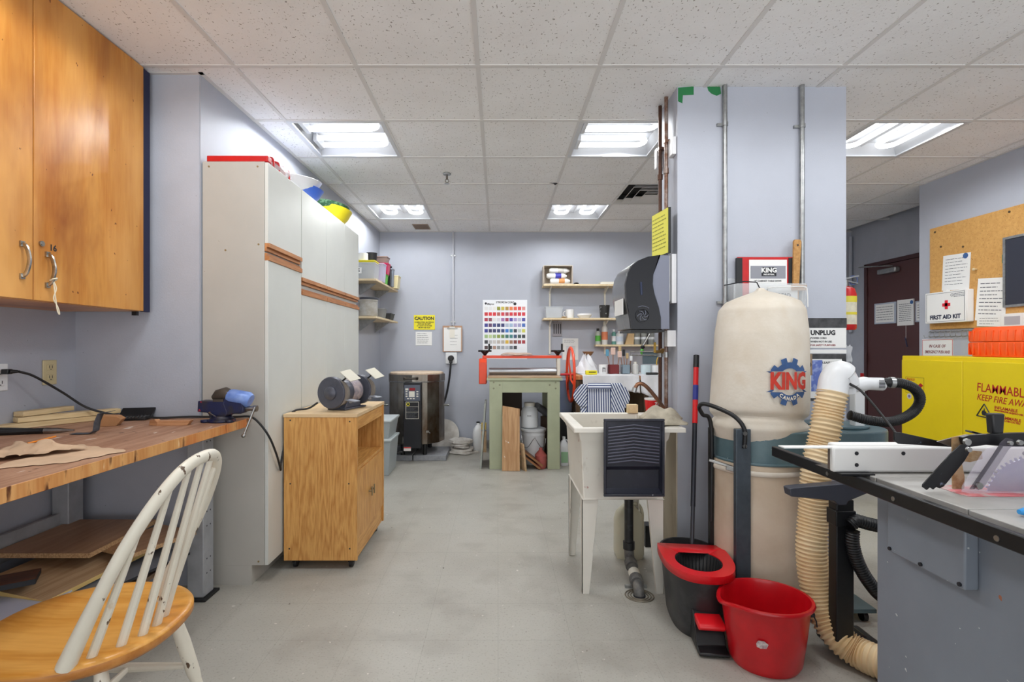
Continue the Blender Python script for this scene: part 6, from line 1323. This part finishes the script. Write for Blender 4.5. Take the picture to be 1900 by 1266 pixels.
plate('clear_guard', [(1786, 913), (1787, 903), (1800, 880), (1824, 842), (1834, 832), (1850, 829), (2010, 828), (2010, 914), (1800, 916)], 1.245, .004, cg, .001)
plate('clear_guard_front_bar', [(1800, 908), (1808, 908), (1862, 828), (1856, 826)], 1.243, .002, M('smoky_bar', (84, 80, 90), .3, alpha=.6), 0)
plate('guard_link', [(1808, 906), (1812, 896), (1858, 822), (1868, 813), (1880, 816), (1881, 826), (1872, 834), (1826, 904), (1816, 910)], 1.265, .003, M('smoky_bar', (84, 80, 90), .3, alpha=.6), 0)
for (a_, c_, r_) in ((1814, 901, .008), (1872, 822, .005), (1890, 821, .006), (1792, 820, .008), (1795, 834, .006)):
    x, z = gp(a_, c_, 1.243); MB().cyl((x, 1.243 + Y0, z), (x, 1.236 + Y0, z), r_, seg=14).build('guard_bolt', m_steel, t)
pb = W(1895, 957, 1.09); t2 = thing('blue_handled_tool', 'bright blue handle lying on the saw table at the right picture edge', 'tool', (pb.x + .03, 1.09, .861))
MB().tube([(-.035, 0, .009), (-.02, 0, .010), (.06, .01, .010)], [.005, .009, .009], 12).build('handle', M('sky_blue', (50, 150, 220), .35), t2)
MB().cyl((.06, .01, .01), (.12, .02, .008), .004, seg=8).build('shaft', m_steel, t2)
t2 = thing('feather_board', 'black block on the saw table near the blade at the right edge', 'block', (1.30, 1.20, .8615))
MB().prism([(-.025, 0), (.08, 0), (.08, .014), (-.01, .014), (-.028, .007)], -.015, .015).build('block', m_black, t2, bevel=.002)
# ---- stand, shop vac
t = thing('roller_stand', 'black work support stand with T-shaped head in front of the cream hose', 'stand', (1.32, 1.965, 0))
def sp(px_, py_, Y=1.93): p = W(px_, py_, Y); return (p.x - 1.32, p.z)
MB().prism([sp(*p) for p in ((1465, 908), (1470, 906), (1577, 897), (1614, 912), (1612, 915), (1574, 931), (1571, 938), (1556, 938), (1548, 930), (1468, 922))], -.035, .01).build('head', M('slate_plastic', (62, 64, 74), .45), t, bevel=.003)
MB().box(-.035, .032, -.02, .03, .10, .64).box(-.04, .037, -.025, .035, .54, .60).build('post', m_black, t, bevel=.004)
MB().box(.05, .2, .03, .2, 0, .05).box(-.03, .10, .0, .12, .05, .11).build('foot', m_black, t, bevel=.01)
MB().cyl((.03, .0, .58), (.055, .0, .58), .006, seg=8).cyl((.055, 0, .58), (.055, 0, .53), .005, seg=8).build('clamp_lever', m_steel, t)
orv = M('vac_orange', (226, 92, 52), .4, var=.1, vs=6)
t = thing('shop_vacuum', 'orange and black shop vacuum half hidden behind the table saw', 'vacuum', (1.87, 2.16, 0))
MB().lathe([(.14, .04), (.175, .07), (.195, .20), (.165, .26), (.175, .27), (.185, .40), (.175, .42)], seg=36).build('drum', orv, t)
MB().lathe([(.185, .42), (.19, .43), (.19, .46), (.15, .52), (.08, .55)], seg=36).build('motor_head', m_black, t, bevel=.002)
for a_ in (45, 135, 225, 315): MB().sph((.17 * math.cos(R(a_)), .17 * math.sin(R(a_)), .022), .022).build('castor', m_black, t)
for k, (pp, lb) in enumerate((([(1577, 975), (1590, 967), (1610, 972), (1640, 978), (1700, 985)], 'upper black ribbed vacuum hose beside the saw cabinet'), ([(1582, 985), (1582, 1010), (1592, 1045), (1612, 1080), (1640, 1110), (1700, 1140)], 'lower black ribbed vacuum hose crossing the orange drum'))):
    b0 = W(pp[0][0], pp[0][1], 1.93); rp3 = resample(smooth_path([W(a_, c_, 1.93 + .0 * i) - b0 for i, (a_, c_) in enumerate(pp)], 20), .0032)
    t = thing('vacuum_hose', lb, 'hose', b0, 0, 'vacuum hoses beside the saw')
    MB().tube(rp3, [(.0245 if (i % 3) == 0 else .0215) for i in range(len(rp3))], 16).build('ribbed_hose', m_black, t, ang=60)
# ---- yellow cabinet
ycol = M('safety_yellow', (226, 200, 12), .4, var=.03, vs=3)
t = thing('flammables_cabinet', 'yellow steel flammable storage cabinet with red lettering behind the saw', 'cabinet', (3.185, 3.495, 0), -PI / 2)
MB().box(-.545, .545, 0, .45, .0, 1.156).build('body', ycol, t, bevel=.006)
d1 = MB().box(-.525, -.002, -.018, -.001, .05, 1.125).build('door', ycol, t, bevel=.003); d2 = MB().box(.002, .525, -.018, -.001, .05, 1.125).build('door', ycol, t, bevel=.003)
MB().box(-.532, -.527, -.012, -.001, .06, 1.12).build('hinge_strip', M('hinge_dark', (110, 96, 20), .5), t)
rl = M('warning_red', (170, 26, 20), .6); tilt = R(-3)
text('FLAMMABLE', .080, rl, d2, (.105, -.0185, .957), align='LEFT', bold=.0004, sx=.78, roll=tilt); text('KEEP FIRE AWAY', .058, rl, d2, (.105, -.0185, .893), align='LEFT', bold=.0003, sx=.80, shear=.22, roll=tilt)
tr = MB(); A_ = Vector((.105, 0, .770)); B_ = Vector((.215, 0, .762)); C_ = Vector((.157, 0, .852))
for p, q_ in ((A_, B_), (B_, C_), (C_, A_)): tr.tube([(p.x, -.019, p.z), (q_.x, -.019, q_.z)], .004, 4)
tr.build('warning_triangle', m_dark, d2, smooth=False)
MB().prism([(.145, .778), (.167, .776), (.175, .79), (.168, .806), (.164, .8), (.158, .826), (.151, .806), (.145, .81), (.14, .792)], -.0200, -.0185).build('flame_symbol', m_dark, d2, smooth=False)
for k, (s, z, sz) in enumerate((('INFLAMABLE', .838, .026), ('MANTENGASE ALEJADO DEL FUEGO', .820, .014), ('INFLAMMABLE', .782, .026), ('GARDER LOIN DU FEU', .764, .016))): text(s, sz, rl, d2, (.225, -.0185, z), align='LEFT', bold=.0006, roll=tilt)
text('EAGLE', .026, rl, d1, (-.475, -.0185, .975), align='LEFT', bold=.0004)
b = MB()
for q_ in ((-.485, -.315, .87, .872), (-.485, -.315, .992, .994), (-.485, -.483, .87, .994), (-.317, -.315, .87, .994)): b.box(q_[0], q_[1], -.0192, -.018, q_[2], q_[3])
b.build('label_border', M('hinge_dark', (110, 96, 20), .5), d1)
MB().prism([(-.368, .935), (-.345, .952), (-.322, .935), (-.345, .918)], -.0195, -.018).build('hazard_diamond', rl, d1, smooth=False)
MB().lathe([(.022, 0), (.022, .0015)], (-.450, -.018, .845), 22, rot=(R(90), 0, 0)).build('round_badge', M('badge_grey', (196, 192, 190), .5), d1); MB().lathe([(.011, .0015), (.011, .0022)], (-.450, -.018, .845), 16, rot=(R(90), 0, 0)).build('badge_centre', M('badge_purple', (120, 108, 150), .5), d1)
MB().box(.03, .07, -.03, -.018, .50, .62).build('paddle_handle', m_black, d2, bevel=.003)
orc = M('case_orange', (246, 92, 24), .4, var=.05)
t = thing('orange_case', 'bright orange ribbed hard case lying on the yellow cabinet', 'case', (3.385, 3.25, 1.1575), -PI / 2)
for k, (z0, z1) in enumerate(((.0, .098), (.1, .198))):
    rows = [mring(.305, .15, z0, .45), mring(.33, .16, (z0 + z1) / 2 + (.03 if k == 0 else -.03), .45), mring(.328, .158, z1, .45)] if k == 0 else [mring(.328, .158, z0, .45), mring(.326, .155, z0 + .06, .45), mring(.30, .14, z1, .45)]
    loft(rows).build('shell_half', orc, t, bevel=.004)
for k in range(13):
    x = -.288 + k * .048; ye = .158 * (1 - (abs(x) / .33) ** 4.44) ** .225
    MB().box(x - .004, x + .004, -ye - .006, -ye + .03, .012, .09).box(x - .004, x + .004, -ye - .003, -ye + .03, .108, .175).build('rib', orc, t, bevel=.003)
# ---- right wall
cork = M('cork_board', (212, 164, 96), .85, c2=(196, 146, 80), vs=40, thr=(.3, .7)); add_layer(cork, (160, 112, 58), 130, (.64, .7), (1, 1, 1), 2, 4)
tag(MB().box(-.018, 0, -1.71, 0, 0, .845).build('cork_board', cork, loc=(3.649, 4.31, 1.37), bevel=.001), 'large tan cork board fixed to the right wall', 'notice board')
def onwall(px_, X=3.63): return F * X / (px_ - VX)
def wz_(py_, Y): return EYE - (py_ - VY) * Y / F
def wnotice(name, label, px0, px1, py0, py1, X=3.629, n=6, roll=0, mat=None, seed=1, cat='paper', group=None, th=.004):
    y0, y1 = onwall(px0, X), onwall(px1, X); yc = (y0 + y1) / 2; z1 = wz_(py0, y0); z0 = wz_(py1, y0)
    return notice(name, label, (X, yc, (z0 + z1) / 2), y0 - y1, z1 - z0, -PI / 2, n, group, seed, roll, mat, th, cat=cat)
t = wnotice('typed_letter', 'typed letter with round blue emblem pinned on the cork board', 1749, 1800, 477, 541, roll=R(3), n=9)
MB().lathe([(.022, 0), (.022, .001)], (.085, -.0015, .115), 20, rot=(R(90), 0, 0)).build('emblem', M('emblem_blue', (60, 96, 150), .6), t)
wnotice('safety_rules_sheet', 'sheet in a punched plastic sleeve pinned right of the first aid kit', 1812, 1868, 520, 597, roll=R(5), n=9, seed=5, th=.006)
wnotice('small_rules_sheet', 'small paper strip pinned just above the orange case', 1813, 1860, 588, 607, X=3.626, n=3, seed=7, roll=R(3))
t = thing('white_switch_frame', 'white framed panel on the cork board above the orange case', 'frame', (3.628, 3.60, 1.415), -PI / 2)
MB().box(-.085, .10, -.012, 0, -.05, .045).build('frame', m_white, t, bevel=.002); MB().box(-.06, .05, -.0135, -.012, -.035, .025).build('inset', M('inset_grey', (176, 172, 178), .5), t)
t = thing('blackboard', 'small blackboard with silver frame hung on the cork board', 'blackboard', (3.629, 3.28, 1.755), -PI / 2)
MB().box(-.375, .375, -.01, 0, -.235, .235).build('slate', M('slate_black', (44, 48, 62), .6), t)
b = MB()
for q_ in ((-.39, .39, -.25, -.233), (-.39, .39, .233, .25), (-.39, -.373, -.233, .233), (.373, .39, -.233, .233)): b.box(q_[0], q_[1], -.016, 0, q_[2], q_[3])
b.build('frame', m_galv, t)
for k, (px_, py_) in enumerate(((1735, 431), (1746, 458), (1787, 458), (1873, 393))):
    Y = onwall(px_); tag(MB().lathe([(.008, 0), (.008, .004)], (0, 0, 0), 12, rot=(0, R(-90), 0)).build('screw_head', M('pin_dark', (90, 74, 54), .5, .4), loc=(3.6305, Y, wz_(py_, Y))), ('screw head at the upper left corner of the cork board', 'dark pin above the left corner of the typed letter', 'dark pin above the right corner of the typed letter', 'screw head high on the cork board above the blackboard')[k], 'screw', 'screws and pins in the cork board')
Y = onwall(1812); tag(MB().cyl((0, 0, 0), (-.02, 0, 0), .006, seg=10).sph((-.022, 0, 0), .011).build('push_pin', M('clear_pin', (210, 190, 150), .3), loc=(3.6305, Y, wz_(500, Y))), 'pale push pin in the cork board right of the typed letter', 'push pin')
Y = onwall(1865); tag(MB().box(-.012, 0, -.012, .012, -.03, .03).build('green_clip', M('clip_green', (70, 110, 70), .5), loc=(3.6305, Y, wz_(480, Y))), 'small green clip beside the blackboard frame', 'clip')
t = thing('first_aid_box', 'white FIRST AID KIT box with red cross on the right wall', 'first aid kit', (3.63, 4.093, 1.543), -PI / 2)
MB().box(-.187, .187, -.055, 0, -.125, .125).build('case', m_white, t, bevel=.006); MB().box(-.187, .187, -.062, -.055, -.125, .125).build('lid', m_white, t, bevel=.003)
MB().box(-.02, .05, -.065, -.062, .005, .030).box(.0025, .0275, -.065, -.062, -.0175, .0525).build('red_cross', M('cross_red', (220, 30, 50), .5), t)
text('FIRST AID KIT', .046, M('navy_ink', (40, 48, 72), .6), t, (0, -.0625, -.08), bold=.0018, sx=1.0)
b = MB(); lines(b, .08, .17, .07, .105, 3, -.0622, .004, 3, False)
for q_ in ((-.175, .175, -.114, -.112), (-.175, .175, .112, .114), (-.175, -.173, -.114, .114), (.173, .175, -.114, .114)): b.box(q_[0], q_[1], -.0632, -.062, q_[2], q_[3])
b.build('print', M('navy_ink', (40, 48, 72), .6), t); MB().box(-.03, .0, -.05, -.02, .125, .14).build('latch', m_white, t)
MB().lathe([(.009, 0), (.012, 0), (.012, .001), (.009, .001)], (.065, -.0625, .09), 16, rot=(R(90), 0, 0), cap0=False, cap1=False).build('emblem', M('navy_ink', (40, 48, 72), .6), t)
t = thing('emergency_sign', 'white sign with red emergency wording just above the yellow cabinet', 'sign', (3.648, 4.255, 1.17), -PI / 2)
MB().box(-.15, .15, -.003, 0, -.12, .12).build('panel', m_white, t)
b = MB()
for q_ in ((-.146, .146, .112, .115), (-.146, -.143, -.12, .115), (.143, .146, -.12, .115)): b.box(q_[0], q_[1], -.004, -.003, q_[2], q_[3])
b.build('border', m_red, t); ri = M('brown_red_ink', (130, 60, 60), .6)
text('IN CASE OF', .034, ri, t, (0, -.0035, .06), shear=.2, bold=.0006, sx=.9); text('EMERGENCY PUSH AND', .034, ri, t, (0, -.0035, .012), shear=.2, bold=.0006, sx=.66)
t = thing('wire_rack', 'grey wire basket rack on the wall under the cork board', 'wire rack', (3.648, 4.13, 1.31), -PI / 2)
b = MB()
for z in (0, .04): b.tube([(-.19, -.015, z), (.22, -.015, z)], .0028, 6)
for k in range(9): b.tube([(-.19 + .05 * k, -.003, .045), (-.19 + .05 * k, -.015, .04), (-.19 + .05 * k, -.015, 0), (-.19 + .05 * k, -.05, -.01), (-.19 + .05 * k, -.06, .012)], .0022, 6)
b.build('wires', m_galv, t)
# ---- door in the alcove
maroon = M('maroon_door_paint', (84, 50, 50), .4, var=.06, vs=3)
t = bpy.data.objects.new('door_1', None); COL.objects.link(t); t.location = (4.27, 5.42, 0); struct(t)
MB().box(-.03, 0, -.46, .46, .005, 2.13).build('door_leaf', maroon, t, bevel=.002)
MB().box(-.04, 0, .463, .505, 0, 2.175).box(-.04, 0, -.505, -.463, 0, 2.175).box(-.04, 0, -.505, .505, 2.133, 2.175).build('door_frame', M('maroon_frame', (72, 42, 44), .4), t, bevel=.002)
for z in (.3, 1.05, 1.8): MB().cyl((-.045, .46, z), (-.045, .46, z + .11), .008, seg=8).build('hinge', maroon, t)
MB().box(-.09, -.03, -.02, .24, 2.02, 2.075).build('door_closer', m_galv, t, bevel=.012)
MB().tube([(-.07, .03, 2.09), (-.16, .36, 2.13), (-.16, .42, 2.13), (-.07, .08, 2.10)], .006, 6).build('closer_arm', m_steel, t)
def dn(name, label, px0, px1, py0, py1, n, X=4.238, frame=False, seed=1):
    y0, y1 = onwall(px0, X), onwall(px1, X); yc = (y0 + y1) / 2; z1, z0 = wz_(py0, yc), wz_(py1, yc)
    t = thing(name, label, 'frame' if frame else 'paper', (X, yc, (z0 + z1) / 2), -PI / 2); w, hh = y0 - y1, z1 - z0
    if frame: MB().box(-w / 2, w / 2, -.012, 0, -hh / 2, hh / 2).build('frame', M('frame_silver', (176, 184, 200), .4), t, bevel=.003)
    k = .86 if frame else 1; MB().box(-w / 2 * k, w / 2 * k, -.0135, -.001, -hh / 2 * k, hh / 2 * k).build('sheet', m_white, t, smooth=False)
    b = MB(); lines(b, -w * .38, w * .38, -hh * .36, hh * .36, n, -.0138, .006, seed, False); b.build('print', m_ink, t, smooth=False); return t
dn('framed_chart', 'silver framed chart on the maroon door, left of the paper', 1624, 1664, 562, 601, 6, frame=True)
t = dn('sign_in_sheet', 'white sheet with a blue emblem and pen string on the maroon door', 1667, 1697, 556, 604, 10, seed=3)
MB().lathe([(.02, 0), (.02, .001)], (.085, -.014, .10), 16, rot=(R(90), 0, 0)).build('emblem', M('emblem_blue', (60, 96, 150), .6), t)
dn('second_framed_chart', 'silver framed chart at the right side of the maroon door', 1700, 1740, 557, 597, 6, frame=True, seed=4)
Y = onwall(1681, 4.22); t = thing('hanging_pen', 'dark pen hanging on a string below the sheet on the maroon door', 'pen', (4.22, Y, wz_(628, Y)))
MB().cyl((0, 0, 0), (0, -.0, .14), .0015, seg=6).build('string', m_white, t); MB().cyl((0, -.015, -.09), (0, .01, .01), .006, seg=8).build('pen', M('navy_pen', (40, 40, 70), .4), t)
tag(MB().box(-.03, 0, -.03, .03, 0, .26).build('fire_alarm_pull', m_red, loc=(4.269, 5.97, .66), bevel=.004), 'small red fitting on the wall left of the maroon door', 'alarm')
tag(MB().cyl((0, 0, 0), (0, 0, 1.15), .02, seg=12).build('corner_pipe', wallg, loc=(4.24, 6.165, 1.4)), 'painted pipe in the far corner left of the maroon door', 'pipe')
